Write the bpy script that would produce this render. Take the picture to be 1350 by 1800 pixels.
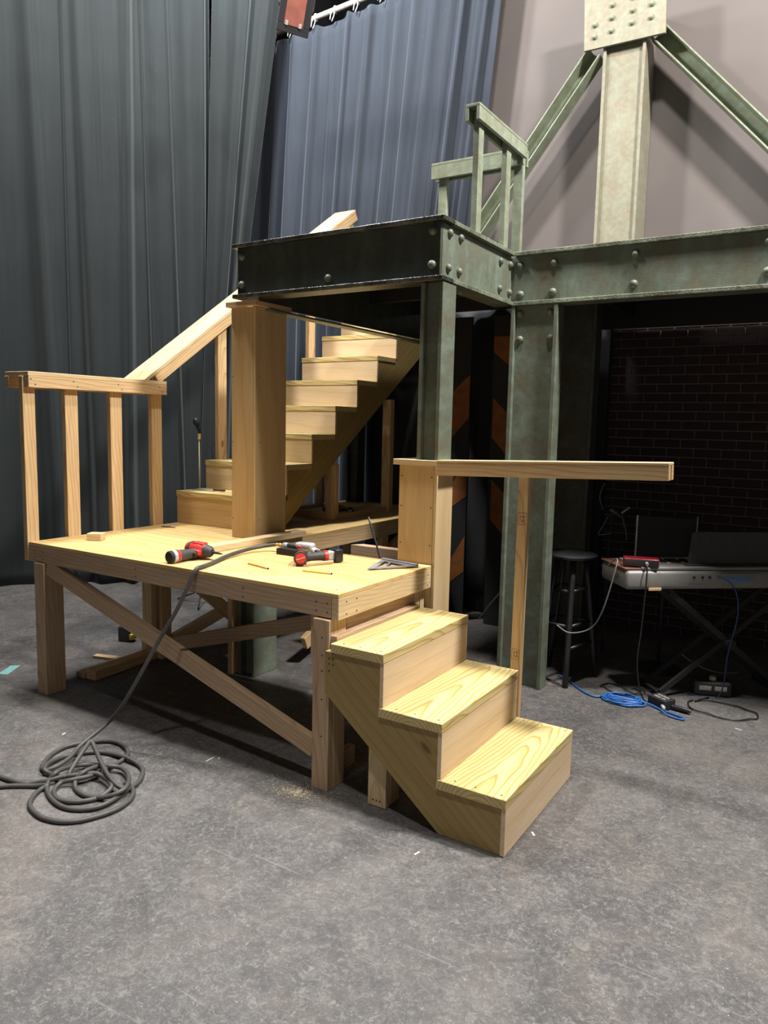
import bpy, bmesh, math, random
from mathutils import Vector, Matrix
random.seed(7)
for o in list(bpy.data.objects): bpy.data.objects.remove(o)
SC = bpy.context.scene
COL = SC.collection

# ------------------------------------------------------------------ camera
F, YAW, PITCH, ROLL = 1312.47, 0.5565, 0.1182, 0.0220
CAM = Vector((1.8227, -2.5758, 1.6344))
fw = Vector((-math.sin(YAW)*math.cos(PITCH), math.cos(YAW)*math.cos(PITCH), -math.sin(PITCH)))
rt = Vector((math.cos(YAW), math.sin(YAW), 0)); up = rt.cross(fw)
r2 = rt*math.cos(ROLL) + up*math.sin(ROLL); u2 = up*math.cos(ROLL) - rt*math.sin(ROLL)
cd = bpy.data.cameras.new('camera'); cam = bpy.data.objects.new('camera', cd); COL.objects.link(cam)
cd.sensor_fit = 'VERTICAL'; cd.sensor_height = 24.0; cd.lens = F*24.0/1800.0; cd.clip_start = 0.05
m = Matrix((r2, u2, -fw)).transposed().to_4x4(); m.translation = CAM; cam.matrix_world = m
SC.camera = cam

# ------------------------------------------------------------------ world, lights, exposure
w = bpy.data.worlds.new('world'); SC.world = w; w.use_nodes = True
w.node_tree.nodes['Background'].inputs[0].default_value = (0.9, 0.95, 1.0, 1)
w.node_tree.nodes['Background'].inputs[1].default_value = 0.004
SC.view_settings.view_transform = 'Standard'; SC.view_settings.look = 'None'
SC.view_settings.exposure = 0.0; SC.view_settings.gamma = 1.0; SC.view_settings.use_curve_mapping = False
def lamp(name, loc, tgt, power, size, col=(1, .97, .92)):
    l = bpy.data.lights.new(name, 'AREA'); l.shape = 'DISK'; l.size = size; l.energy = power; l.color = col
    o = bpy.data.objects.new(name, l); COL.objects.link(o); o.location = loc
    o.rotation_euler = (Vector(tgt)-Vector(loc)).to_track_quat('-Z', 'Y').to_euler(); return o
def bulb(name, loc, power, rad, col=(1, .97, .92)):
    l = bpy.data.lights.new(name, 'POINT'); l.shadow_soft_size = rad; l.energy = power; l.color = col
    o = bpy.data.objects.new(name, l); COL.objects.link(o); o.location = loc; return o
bulb('work_light', (-2.75, 0.45, 6.3), 1200, .24, (1, .985, .95))
bulb('work_light', (-2.45, 1.95, 6.2), 430, .15, (.94, .98, 1))
lamp('work_light', (2.9, 1.15, 6.1), (1.0, 0.5, 0.5), 660, .50)
lamp('work_light', (0.35, 0.32, 7.8), (0.3, 0.5, 0), 330, .40)
def spot(name, loc, tgt, power, ang, rad, col=(1, .97, .93)):
    l = bpy.data.lights.new(name, 'SPOT'); l.spot_size = ang; l.spot_blend = 1.0; l.shadow_soft_size = rad; l.energy = power; l.color = col
    o = bpy.data.objects.new(name, l); COL.objects.link(o); o.location = loc
    o.rotation_euler = (Vector(tgt)-Vector(loc)).to_track_quat('-Z', 'Y').to_euler(); return o
spot('work_light', (1.0, -2.6, 8.4), (0.7, -2.3, 0), 1500, math.radians(52), .2)
lamp('front_fill', (2.6, -8.4, 2.4), (0.2, 0.5, 1.2), 48, 3.6, (1, .95, .90))  # added soft fill from behind the camera, lifts the front faces

# ------------------------------------------------------------------ node materials
def nt(name):
    M = bpy.data.materials.new(name); M.use_nodes = True
    n = M.node_tree.nodes; b = n['Principled BSDF']; return M, n, M.node_tree.links, b
def ramp(n, stops):
    r = n.new('ShaderNodeValToRGB'); e = r.color_ramp.elements
    while len(e) < len(stops): e.new(.5)
    for i, (p, c) in enumerate(stops):
        e[i].position = p; e[i].color = (*c, 1) if len(c) == 3 else c
    return r
def plain(name, col, rough=.5, metal=0, **k):
    M, n, l, b = nt(name); b.inputs['Base Color'].default_value = (*col, 1)
    b.inputs['Roughness'].default_value = rough; b.inputs['Metallic'].default_value = metal
    t = n.new('ShaderNodeTexCoord'); z = n.new('ShaderNodeTexNoise'); z.inputs['Scale'].default_value = k.get('ns', 40)
    l.new(t.outputs['Object'], z.inputs['Vector'])
    mx = n.new('ShaderNodeMix'); mx.data_type = 'RGBA'; mx.blend_type = 'MULTIPLY'
    v = k.get('var', .25); rp = ramp(n, [(.3, (1-v,)*3), (.7, (1,)*3)])
    l.new(z.outputs[0], rp.inputs[0]); mx.inputs[0].default_value = 1; mx.inputs[6].default_value = (*col, 1)
    l.new(rp.outputs[0], mx.inputs[7]); l.new(mx.outputs[2], b.inputs['Base Color'])
    if k.get('coat'): b.inputs['Coat Weight'].default_value = k['coat']
    return M
def wood(name, light, mid, dark, freq=55., taper=.9, knots=0., contrast=1., rough=.62, off=(.0, .06), grain=.12):
    """grain runs along local X; growth rings are cones round an axis below the face"""
    M, n, l, b = nt(name)
    tc = n.new('ShaderNodeTexCoord'); oi = n.new('ShaderNodeObjectInfo')
    rnd = n.new('ShaderNodeVectorMath'); rnd.operation = 'MULTIPLY_ADD'
    cmb = n.new('ShaderNodeCombineXYZ')
    for i in range(3): l.new(oi.outputs['Random'], cmb.inputs[i])
    l.new(cmb.outputs[0], rnd.inputs[0]); rnd.inputs[1].default_value = (7.3, .05, .03)
    l.new(tc.outputs['Object'], rnd.inputs[2])
    # low frequency wobble
    mp = n.new('ShaderNodeMapping'); mp.inputs['Scale'].default_value = (1.6, 5, 5); l.new(rnd.outputs[0], mp.inputs[0])
    nz = n.new('ShaderNodeTexNoise'); nz.inputs['Scale'].default_value = 1.; nz.inputs['Detail'].default_value = 2; l.new(mp.outputs[0], nz.inputs['Vector'])
    sx = n.new('ShaderNodeSeparateXYZ'); l.new(rnd.outputs[0], sx.inputs[0])
    def mth(op, a, c=None, d=None):
        x = n.new('ShaderNodeMath'); x.operation = op
        for i, v in enumerate((a, c, d)):
            if v is None: continue
            if isinstance(v, (int, float)): x.inputs[i].default_value = v
            else: l.new(v, x.inputs[i])
        return x.outputs[0]
    yy = mth('ADD', sx.outputs[1], off[0]); zz = mth('ADD', sx.outputs[2], off[1])
    r = mth('SQRT', mth('ADD', mth('MULTIPLY', yy, yy), mth('MULTIPLY', zz, zz)))
    xa = mth('MULTIPLY', sx.outputs[0], taper*.06)
    rr = mth('ADD', mth('ADD', r, xa), mth('MULTIPLY', nz.outputs[0], .075))
    ph = mth('FRACT', mth('MULTIPLY', rr, freq))
    rp = ramp(n, [(0, mid), (.12, light), (.55, light), (.86, mid), (.97, dark)]); l.new(ph, rp.inputs[0])
    # fine fibre
    mp2 = n.new('ShaderNodeMapping'); mp2.inputs['Scale'].default_value = (6, 260, 260); l.new(rnd.outputs[0], mp2.inputs[0])
    fz = n.new('ShaderNodeTexNoise'); fz.inputs['Scale'].default_value = 1; fz.inputs['Detail'].default_value = 3; l.new(mp2.outputs[0], fz.inputs['Vector'])
    fr = ramp(n, [(.3, (1-grain*2,)*3), (.7, (1,)*3)]); l.new(fz.outputs[0], fr.inputs[0])
    base = n.new('ShaderNodeMix'); base.data_type = 'RGBA'; base.inputs[0].default_value = contrast
    base.inputs[6].default_value = (*light, 1); l.new(rp.outputs[0], base.inputs[7])
    mx = n.new('ShaderNodeMix'); mx.data_type = 'RGBA'; mx.blend_type = 'MULTIPLY'; mx.inputs[0].default_value = 1
    l.new(base.outputs[2], mx.inputs[6]); l.new(fr.outputs[0], mx.inputs[7])
    col = mx.outputs[2]
    # broad colour patches
    mp3 = n.new('ShaderNodeMapping'); mp3.inputs['Scale'].default_value = (1.2, 9, 9); l.new(rnd.outputs[0], mp3.inputs[0])
    pz = n.new('ShaderNodeTexNoise'); pz.inputs['Scale'].default_value = 1; l.new(mp3.outputs[0], pz.inputs['Vector'])
    pr = ramp(n, [(.35, (.86, .82, .76)), (.65, (1, 1, 1))]); l.new(pz.outputs[0], pr.inputs[0])
    m2 = n.new('ShaderNodeMix'); m2.data_type = 'RGBA'; m2.blend_type = 'MULTIPLY'; m2.inputs[0].default_value = .8
    l.new(col, m2.inputs[6]); l.new(pr.outputs[0], m2.inputs[7]); col = m2.outputs[2]
    if knots:
        mp4 = n.new('ShaderNodeMapping'); mp4.inputs['Scale'].default_value = (2.3, 5.5, 5.5); l.new(rnd.outputs[0], mp4.inputs[0])
        vo = n.new('ShaderNodeTexVoronoi'); vo.inputs['Scale'].default_value = 1.; l.new(mp4.outputs[0], vo.inputs['Vector'])
        kr = ramp(n, [(.0, (1, 1, 1)), (knots*.55, (.85, .85, .85)), (knots, (0, 0, 0))]); l.new(vo.outputs['Distance'], kr.inputs[0])
        m3 = n.new('ShaderNodeMix'); m3.data_type = 'RGBA'; l.new(kr.outputs[0], m3.inputs[0]); l.new(col, m3.inputs[6])
        m3.inputs[7].default_value = (dark[0]*.45, dark[1]*.4, dark[2]*.4, 1); col = m3.outputs[2]
    l.new(col, b.inputs['Base Color']); b.inputs['Roughness'].default_value = rough
    b.inputs['Specular IOR Level'].default_value = .3
    bp = n.new('ShaderNodeBump'); bp.inputs['Strength'].default_value = .12; bp.inputs['Distance'].default_value = .002
    l.new(fz.outputs[0], bp.inputs['Height']); l.new(bp.outputs[0], b.inputs['Normal'])
    return M
MAT = {}
MAT['pine'] = wood('pine', (.66, .47, .26), (.58, .38, .19), (.42, .24, .10), 48, .8, .085, .75)
MAT['pine_pale'] = wood('pine_pale', (.70, .53, .31), (.62, .44, .24), (.46, .29, .13), 48, .8, .07, .6)
MAT['pine_dull'] = wood('pine_dull', (.55, .39, .25), (.48, .32, .19), (.34, .20, .11), 48, .8, .08, .6)
MAT['treated'] = wood('treated_pine', (.66, .54, .26), (.56, .41, .15), (.40, .25, .07), 62, 1.0, .0, .9, .55)
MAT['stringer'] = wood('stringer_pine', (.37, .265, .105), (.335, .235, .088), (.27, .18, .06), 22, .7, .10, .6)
MAT['ply_deck'] = wood('deck_plywood', (.68, .475, .205), (.63, .42, .165), (.52, .31, .11), 14, 1.4, .0, .65, .6, (.2, .25), .08)
MAT['ply_pale'] = wood('pale_plywood', (.72, .55, .36), (.69, .51, .32), (.60, .42, .24), 12, .5, 0, .5, .6, (.1, .3), .06)
MAT['poplar'] = wood('poplar', (.62, .46, .26), (.58, .43, .23), (.50, .38, .19), 16, .5, 0, .5, .55, (.3, .2), .08)
MAT['poplar_warm'] = wood('poplar_warm', (.60, .42, .21), (.57, .385, .18), (.50, .32, .13), 9, .6, 0, .5, .55, (.1, .2), .08)

def paint(name, c1, c2, rust, edge_bump=.15, rough=.42, amt=.5):
    M, n, l, b = nt(name)
    tc = n.new('ShaderNodeTexCoord')
    mp = n.new('ShaderNodeMapping'); mp.inputs['Scale'].default_value = (2.2, 2.2, .8); l.new(tc.outputs['Object'], mp.inputs[0])
    a = n.new('ShaderNodeTexNoise'); a.inputs['Scale'].default_value = 3; a.inputs['Detail'].default_value = 6; a.inputs['Roughness'].default_value = .65
    l.new(mp.outputs[0], a.inputs['Vector'])
    r = ramp(n, [(.32, rust), (.48, c1), (.66, c2)]); l.new(a.outputs[0], r.inputs[0])
    s = n.new('ShaderNodeTexNoise'); s.inputs['Scale'].default_value = 30; s.inputs['Detail'].default_value = 4; l.new(tc.outputs['Object'], s.inputs['Vector'])
    sr = ramp(n, [(.3, (.7, .7, .7)), (.7, (1.1, 1.1, 1.1))]); l.new(s.outputs[0], sr.inputs[0])
    mx = n.new('ShaderNodeMix'); mx.data_type = 'RGBA'; mx.blend_type = 'MULTIPLY'; mx.inputs[0].default_value = amt
    l.new(r.outputs[0], mx.inputs[6]); l.new(sr.outputs[0], mx.inputs[7]); l.new(mx.outputs[2], b.inputs['Base Color'])
    b.inputs['Roughness'].default_value = rough; b.inputs['Specular IOR Level'].default_value = .4
    g = n.new('ShaderNodeTexNoise'); g.inputs['Scale'].default_value = 90; l.new(tc.outputs['Object'], g.inputs['Vector'])
    bp = n.new('ShaderNodeBump'); bp.inputs['Strength'].default_value = edge_bump; bp.inputs['Distance'].default_value = .004
    l.new(g.outputs[0], bp.inputs['Height']); l.new(bp.outputs[0], b.inputs['Normal'])
    return M
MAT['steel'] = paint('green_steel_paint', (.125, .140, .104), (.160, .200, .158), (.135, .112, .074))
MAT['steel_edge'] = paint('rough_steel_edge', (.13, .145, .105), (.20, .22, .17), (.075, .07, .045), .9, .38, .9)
MAT['steel_edge_shaded'] = paint('shaded_rough_steel_edge', (.035, .036, .027), (.09, .09, .07), (.02, .018, .012), 1.0, .25, .9)  # rough edge again, with the left beam's shade put into its colour
MAT['steel_shaded'] = paint('shaded_steel_paint', (.055, .062, .048), (.075, .09, .07), (.055, .048, .032))  # darker copy of the green steel paint, shade put into the colour
MAT['steel_pale'] = paint('pale_steel_paint', (.235, .218, .158), (.25, .25, .19), (.23, .185, .125))
MAT['steel_rail'] = paint('rail_steel_paint', (.21, .235, .165), (.26, .30, .225), (.19, .165, .105))

def floor_mat():
    M, n, l, b = nt('worn_black_stage_floor')
    tc = n.new('ShaderNodeTexCoord'); P = tc.outputs['Object']
    def noise(s, d=6, rg=.6, sc=None, dist=0):
        x = n.new('ShaderNodeTexNoise'); x.inputs['Scale'].default_value = s; x.inputs['Detail'].default_value = d; x.inputs['Roughness'].default_value = rg
        x.inputs['Distortion'].default_value = dist
        if sc:
            mp = n.new('ShaderNodeMapping'); mp.inputs['Scale'].default_value = sc[:3]; mp.inputs['Rotation'].default_value = (0, 0, sc[3]); l.new(P, mp.inputs[0]); l.new(mp.outputs[0], x.inputs['Vector'])
        else: l.new(P, x.inputs['Vector'])
        return x.outputs[0]
    def mixc(f, a, c, mode='MIX'):
        x = n.new('ShaderNodeMix'); x.data_type = 'RGBA'; x.blend_type = mode
        for i, v in ((0, f), (6, a), (7, c)):
            if isinstance(v, (int, float)): x.inputs[i].default_value = v
            elif isinstance(v, tuple): x.inputs[i].default_value = (*v, 1)
            else: l.new(v, x.inputs[i])
        return x.outputs[2]
    def rp(v, s): r = ramp(n, s); l.new(v, r.inputs[0]); return r.outputs[0]
    W, K = (1,)*3, (0,)*3
    c = rp(noise(1.1, 9, .72), [(.33, (.036, .035, .037)), (.5, (.080, .076, .077)), (.68, (.140, .128, .120))])
    # worn brownish patches and pale scuffs
    c = mixc(rp(noise(1.7, 10, .78, dist=.5), [(.50, K), (.70, (.60,)*3)]), c, (.165, .132, .108))
    c = mixc(rp(noise(9, 10, .8, dist=1.2), [(.52, K), (.68, (.55,)*3)]), c, (.185, .176, .168))
    c = mixc(rp(noise(24, 10, .85, dist=1.0), [(.50, K), (.64, (.72,)*3)]), c, (.225, .222, .208))
    c = mixc(rp(noise(64, 8, .85, dist=.8), [(.53, K), (.63, (.75,)*3)]), c, (.28, .265, .25))
    c = mixc(rp(noise(6, 10, .8, dist=.8), [(.36, (.55,)*3), (.49, K)]), c, (.042, .041, .043))
    # a few long scrapes
    for ang, sc, amt in ((.5, (1.2, 40, 1), .45), (-.7, (1.4, 48, 1), .45), (1.3, (1.1, 44, 1), .4)):
        c = mixc(rp(noise(1.6, 2, .5, (*sc, ang)), [(.70, K), (.76, (amt,)*3)]), c, (.24, .23, .22))
    # crackle of worn paint
    for sc, lo in ((34, .018), (75, .03)):
        v = n.new('ShaderNodeTexVoronoi'); v.feature = 'DISTANCE_TO_EDGE'; v.inputs['Scale'].default_value = sc
        nz = n.new('ShaderNodeTexNoise'); nz.inputs['Scale'].default_value = 14; l.new(P, nz.inputs['Vector'])
        ad = n.new('ShaderNodeMix'); ad.data_type = 'VECTOR'; ad.inputs[0].default_value = .12; l.new(P, ad.inputs[4]); l.new(nz.outputs[1], ad.inputs[5]); l.new(ad.outputs[1], v.inputs['Vector'])
        ln = rp(v.outputs['Distance'], [(0, W), (lo, W), (lo*2.2, K)])
        msk = rp(noise(1.9+sc*.02, 5, .65), [(.52, K), (.68, (.45,)*3)])
        c = mixc(mixc(1., ln, msk, 'MULTIPLY'), c, (.26, .245, .23))
    # fine grit and paint specks
    c = mixc(rp(noise(150, 3, .7), [(.60, K), (.72, (.45,)*3)]), c, (.23, .215, .20))
    for sc, th, amt in ((38, .050, .9), (90, .075, .6)):
        v = n.new('ShaderNodeTexVoronoi'); v.inputs['Scale'].default_value = sc; l.new(P, v.inputs['Vector'])
        dot = rp(v.outputs['Distance'], [(0, W), (th, W), (th*1.6, K)])
        sel = n.new('ShaderNodeSeparateColor'); l.new(v.outputs['Color'], sel.inputs[0])
        pick = rp(sel.outputs[0], [(.80, K), (.83, (amt,)*3)])
        c = mixc(mixc(1., dot, pick, 'MULTIPLY'), c, (.50, .48, .45))
    c = mixc(1., c, (.80, .785, .78), 'MULTIPLY')
    l.new(c, b.inputs['Base Color'])
    l.new(rp(noise(5, 6), [(.3, (.48,)*3), (.7, (.72,)*3)]), b.inputs['Roughness'])
    bp = n.new('ShaderNodeBump'); bp.inputs['Strength'].default_value = .15; bp.inputs['Distance'].default_value = .004
    l.new(noise(60, 5), bp.inputs['Height']); l.new(bp.outputs[0], b.inputs['Normal'])
    return M
MAT['floor'] = floor_mat()
def cloth(name, col, sheen, scol, rough=.9):
    M, n, l, b = nt(name)
    tc = n.new('ShaderNodeTexCoord'); mp = n.new('ShaderNodeMapping'); mp.inputs['Scale'].default_value = (9, 9, .35); l.new(tc.outputs['Object'], mp.inputs[0])
    z = n.new('ShaderNodeTexNoise'); z.inputs['Scale'].default_value = 3; z.inputs['Detail'].default_value = 6; l.new(mp.outputs[0], z.inputs['Vector'])
    z2 = n.new('ShaderNodeTexNoise'); z2.inputs['Scale'].default_value = 2.2; z2.inputs['Detail'].default_value = 5; l.new(tc.outputs['Object'], z2.inputs['Vector'])
    ad = n.new('ShaderNodeMath'); ad.operation = 'ADD'; l.new(z.outputs[0], ad.inputs[0]); l.new(z2.outputs[0], ad.inputs[1])
    r = ramp(n, [(.35, tuple(v*.88 for v in col)), (.65, tuple(v*1.10 for v in col))])
    hf = n.new('ShaderNodeMath'); hf.operation = 'MULTIPLY'; hf.inputs[1].default_value = .5; l.new(ad.outputs[0], hf.inputs[0]); l.new(hf.outputs[0], r.inputs[0])
    # lint
    v = n.new('ShaderNodeTexVoronoi'); v.inputs['Scale'].default_value = 9; l.new(tc.outputs['Object'], v.inputs['Vector'])
    vr = ramp(n, [(0, (1, 1, 1)), (.018, (1, 1, 1)), (.03, (0, 0, 0))]); l.new(v.outputs['Distance'], vr.inputs[0])
    mx = n.new('ShaderNodeMix'); mx.data_type = 'RGBA'; l.new(vr.outputs[0], mx.inputs[0]); l.new(r.outputs[0], mx.inputs[6]); mx.inputs[7].default_value = (*[c*3 for c in col], 1)
    l.new(mx.outputs[2], b.inputs['Base Color'])
    b.inputs['Roughness'].default_value = rough; b.inputs['Sheen Weight'].default_value = sheen; b.inputs['Sheen Tint'].default_value = (*scol, 1); b.inputs['Sheen Roughness'].default_value = .35
    b.inputs['Specular IOR Level'].default_value = .1
    return M
MAT['velour_black'] = cloth('black_velour', (.020, .023, .024), .32, (.8, .9, .9))
MAT['velour_blue'] = cloth('slate_blue_velour', (.036, .042, .054), .28, (.75, .82, 1))
MAT['wall_grey'] = plain('grey_scenic_wall', (.135, .115, .109), .85, ns=1.5, var=.16)
MAT['black'] = plain('matte_black', (.012, .012, .013), .7)
MAT['black_satin'] = plain('satin_black', (.018, .018, .02), .35)
MAT['rubber'] = plain('grey_rubber', (.060, .056, .052), .55, ns=25)
MAT['brick'] = plain('dark_red_brick', (.030, .013, .012), .85, ns=14, var=.5)
MAT['mortar'] = plain('grey_mortar', (.17, .15, .14), .9)
MAT['red'] = plain('red_plastic', (.62, .035, .03), .4)
MAT['grip'] = plain('dark_grey_grip', (.045, .042, .04), .6)
MAT['silver'] = plain('brushed_silver', (.55, .56, .58), .35, .25)
MAT['cast'] = plain('cast_grey_metal', (.30, .30, .32), .45, .15)
MAT['brass'] = plain('brass', (.55, .38, .12), .35, .4)
MAT['keyboard'] = plain('silver_plastic', (.21, .205, .19), .45, .1, var=.08)
MAT['maroon'] = plain('maroon_metal', (.22, .012, .018), .3, .3)
MAT['brownwood'] = wood('brown_wood', (.16, .07, .045), (.13, .055, .035), (.08, .03, .02), 40)
MAT['white'] = plain('white_plastic', (.75, .74, .70), .5)
MAT['paper'] = plain('off_white_label', (.55, .52, .47), .7)
MAT['blue_cable'] = plain('blue_cable', (.03, .14, .45), .4)
MAT['blue_label'] = plain('blue_label', (.08, .22, .50), .5)
MAT['pale_cable'] = plain('pale_grey_cable', (.17, .17, .165), .5)
MAT['orange'] = plain('orange_hazard_paint', (.26, .085, .014), .7, ns=12, var=.4)
MAT['pencil_orange'] = plain('orange_pencil_paint', (.85, .30, .03), .4)
MAT['pencil_yellow'] = plain('yellow_pencil_paint', (.80, .50, .03), .4)
MAT['navy_cable'] = plain('navy_cable', (.02, .05, .13), .4)
MAT['tape'] = plain('aqua_tape', (.20, .42, .40), .6)
MAT['yellow'] = plain('yellow_plastic', (.55, .42, .03), .5)
MAT['pole_tan'] = plain('dull_tan_metal', (.16, .13, .06), .5)
MAT['ink'] = plain('dark_stamp_ink', (.16, .085, .03), .8)
MAT['rod_grey'] = plain('dull_grey_metal', (.13, .13, .135), .4, .3)
MAT['gel'] = plain('red_gel', (.34, .10, .07), .75, ns=9, var=.35)
MAT['pipe'] = plain('grey_pipe', (.50, .48, .42), .4, .4)
MAT['tie'] = plain('pale_tie_line', (.42, .42, .44), .8)
MAT['dust'] = plain('sawdust', (.60, .50, .33), .9)

# ------------------------------------------------------------------ builders
def new_obj(name, me, mat, parent=None, loc=None, rot=None):
    o = bpy.data.objects.new(name, me); COL.objects.link(o)
    if mat is not None and not me.materials: me.materials.append(MAT[mat] if isinstance(mat, str) else mat)
    wl = Vector(loc) if loc is not None else Vector((0, 0, 0))
    if parent is not None:
        o.parent = parent; o.location = wl - base_of(parent)
    else: o.location = wl
    if rot is not None: o.rotation_euler = rot
    return o
def base_of(o):
    # every parent in this file is unrotated relative to the world unless it is a mesh part (then use its matrix)
    v = Vector((0, 0, 0)); q = o
    while q is not None: v = v + q.location; q = q.parent
    return v
def thing(name, label, cat, loc=(0, 0, 0), group=None):
    o = bpy.data.objects.new(name, None); COL.objects.link(o); o.location = loc; o.empty_display_size = .1
    o['label'] = label; o['category'] = cat
    if group: o['group'] = group
    return o
def tag(o, label, cat, group=None):
    o['label'] = label; o['category'] = cat
    if group: o['group'] = group
    return o
def struct(o): o['kind'] = 'structure'; return o
def bm_mesh(bm, name, smooth=False):
    me = bpy.data.meshes.new(name); bm.to_mesh(me); bm.free()
    if smooth:
        for p in me.polygons: p.use_smooth = True
    return me
def bm_box(bm, sx, sy, sz, c=(0, 0, 0), bev=0.0):
    r = bmesh.ops.create_cube(bm, size=1.0); vs = r['verts']
    for v in vs: v.co = Vector((v.co.x*sx+c[0], v.co.y*sy+c[1], v.co.z*sz+c[2]))
    if bev > 0:
        es = list({e for v in vs for e in v.link_edges})
        bmesh.ops.bevel(bm, geom=es, offset=bev, segments=1, affect='EDGES', profile=.5)
def board(name, p0, p1, wd, th, mat, parent=None, upv=(0, 0, 1), bev=.002):
    """box whose length runs p0->p1; th measured along upv, wd across"""
    p0, p1 = Vector(p0), Vector(p1); d = p1-p0; L = d.length; x = d/L
    z = Vector(upv); z = (z - x*z.dot(x)).normalized(); y = z.cross(x)
    bm = bmesh.new(); bm_box(bm, L, wd, th, bev=min(bev, th*.2, wd*.2))
    o = new_obj(name, bm_mesh(bm, name), mat, parent, (p0+p1)/2)
    o.rotation_euler = Matrix((x, y, z)).transposed().to_euler(); return o
def box(name, x0, x1, y0, y1, z0, z1, mat, parent=None, ax='x', bev=.002):
    c = ((x0+x1)/2, (y0+y1)/2, (z0+z1)/2)
    if ax == 'x': return board(name, (x0, c[1], c[2]), (x1, c[1], c[2]), y1-y0, z1-z0, mat, parent, (0, 0, 1), bev)
    if ax == 'y': return board(name, (c[0], y0, c[2]), (c[0], y1, c[2]), x1-x0, z1-z0, mat, parent, (0, 0, 1), bev)
    return board(name, (c[0], c[1], z0), (c[0], c[1], z1), x1-x0, y1-y0, mat, parent, (0, 1, 0), bev)
def prism(name, pts, axis, a0, a1, mat, parent=None):
    """extrude a 2D outline: axis 'y' -> pts are (x,z); axis 'x' -> pts are (y,z). local frame = world"""
    n = len(pts); c = Vector((0, 0, 0))
    f = (lambda p, a: Vector((p[0], a, p[1]))) if axis == 'y' else ((lambda p, a: Vector((a, p[0], p[1]))) if axis == 'x' else (lambda p, a: Vector((p[0], p[1], a))))
    V = [f(p, a0) for p in pts] + [f(p, a1) for p in pts]
    for v in V: c += v
    c /= len(V)
    Fc = [list(range(n)), list(range(2*n-1, n-1, -1))] + [[i, n+i, n+(i+1) % n, (i+1) % n] for i in range(n)]
    me = bpy.data.meshes.new(name); me.from_pydata([v-c for v in V], [], Fc)
    bm = bmesh.new(); bm.from_mesh(me); bmesh.ops.recalc_face_normals(bm, faces=bm.faces); bm.to_mesh(me); bm.free()
    return new_obj(name, me, mat, parent, c)
def oriented_prism(name, pts, p0, xdir, zdir, depth, mat, parent=None):
    """outline (u,v) in frame (xdir,zdir), extruded by depth along zdir x xdir; local X = xdir (for grain)"""
    x = Vector(xdir).normalized(); z = Vector(zdir); z = (z-x*z.dot(x)).normalized(); y = z.cross(x)
    n = len(pts); V = [Vector((a, 0, c)) for a, c in pts]+[Vector((a, depth, c)) for a, c in pts]
    Fc = [list(range(n)), list(range(2*n-1, n-1, -1))]+[[i, n+i, n+(i+1) % n, (i+1) % n] for i in range(n)]
    me = bpy.data.meshes.new(name); me.from_pydata(V, [], Fc)
    bm = bmesh.new(); bm.from_mesh(me); bmesh.ops.recalc_face_normals(bm, faces=bm.faces); bm.to_mesh(me); bm.free()
    o = new_obj(name, me, mat, parent, p0); o.rotation_euler = Matrix((x, y, z)).transposed().to_euler(); return o
def catmull(pts, k=8, closed=False):
    P = [Vector(p) for p in pts]; out = []
    n = len(P)
    for i in range(n-1):
        a, b, c, d = P[max(i-1, 0)], P[i], P[i+1], P[min(i+2, n-1)]
        for j in range(k):
            t = j/k; out.append(.5*((2*b)+(c-a)*t+(2*a-5*b+4*c-d)*t*t+(3*b-a-3*c+d)*t**3))
    out.append(P[-1]); return out
def tube_mesh(bm, path, rad, seg=8, rads=None):
    rings = []; nrm = None
    for i, p in enumerate(path):
        t = (path[min(i+1, len(path)-1)]-path[max(i-1, 0)]).normalized()
        if nrm is None: nrm = t.orthogonal().normalized()
        nrm = (nrm-t*nrm.dot(t)); nrm = nrm.normalized() if nrm.length > 1e-6 else t.orthogonal().normalized()
        b = t.cross(nrm); R = rads[i] if rads else rad
        rings.append([bm.verts.new(p+(nrm*math.cos(a)+b*math.sin(a))*R) for a in [2*math.pi*j/seg for j in range(seg)]])
    for r0, r1 in zip(rings, rings[1:]):
        for j in range(seg): bm.faces.new((r0[j], r0[(j+1) % seg], r1[(j+1) % seg], r1[j]))
    bm.faces.new(rings[0][::-1]); bm.faces.new(rings[-1])
def tube(name, pts, rad, mat, parent=None, seg=8, k=6, smooth=True, multi=False, rads=None):
    bm = bmesh.new(); c = Vector(pts[0][0] if multi else pts[0])
    for pl in (pts if multi else [pts]):
        path = catmull(pl, k) if k > 1 else [Vector(p) for p in pl]
        tube_mesh(bm, [p-c for p in path], rad, seg, rads)
    bmesh.ops.recalc_face_normals(bm, faces=bm.faces)
    return new_obj(name, bm_mesh(bm, name, smooth), mat, parent, c)
def lathe(name, prof, base, axis, mat, parent=None, seg=20, smooth=True):
    """profile [(dist along axis, radius)]"""
    a = Vector(axis).normalized(); path = [a*d for d, r in prof]
    n = a.orthogonal().normalized(); b = a.cross(n); bm = bmesh.new(); rings = []
    for d, r in prof: rings.append([bm.verts.new(a*d+(n*math.cos(q)+b*math.sin(q))*max(r, 1e-4)) for q in [2*math.pi*j/seg for j in range(seg)]])
    for r0, r1 in zip(rings, rings[1:]):
        for j in range(seg): bm.faces.new((r0[j], r0[(j+1) % seg], r1[(j+1) % seg], r1[j]))
    bm.faces.new(rings[0][::-1]); bm.faces.new(rings[-1]); bmesh.ops.recalc_face_normals(bm, faces=bm.faces)
    me = bm_mesh(bm, name, smooth)
    o = new_obj(name, me, mat, parent, base)
    if smooth:
        try: me.set_sharp_from_angle(angle=math.radians(35))
        except Exception: pass
    return o
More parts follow.
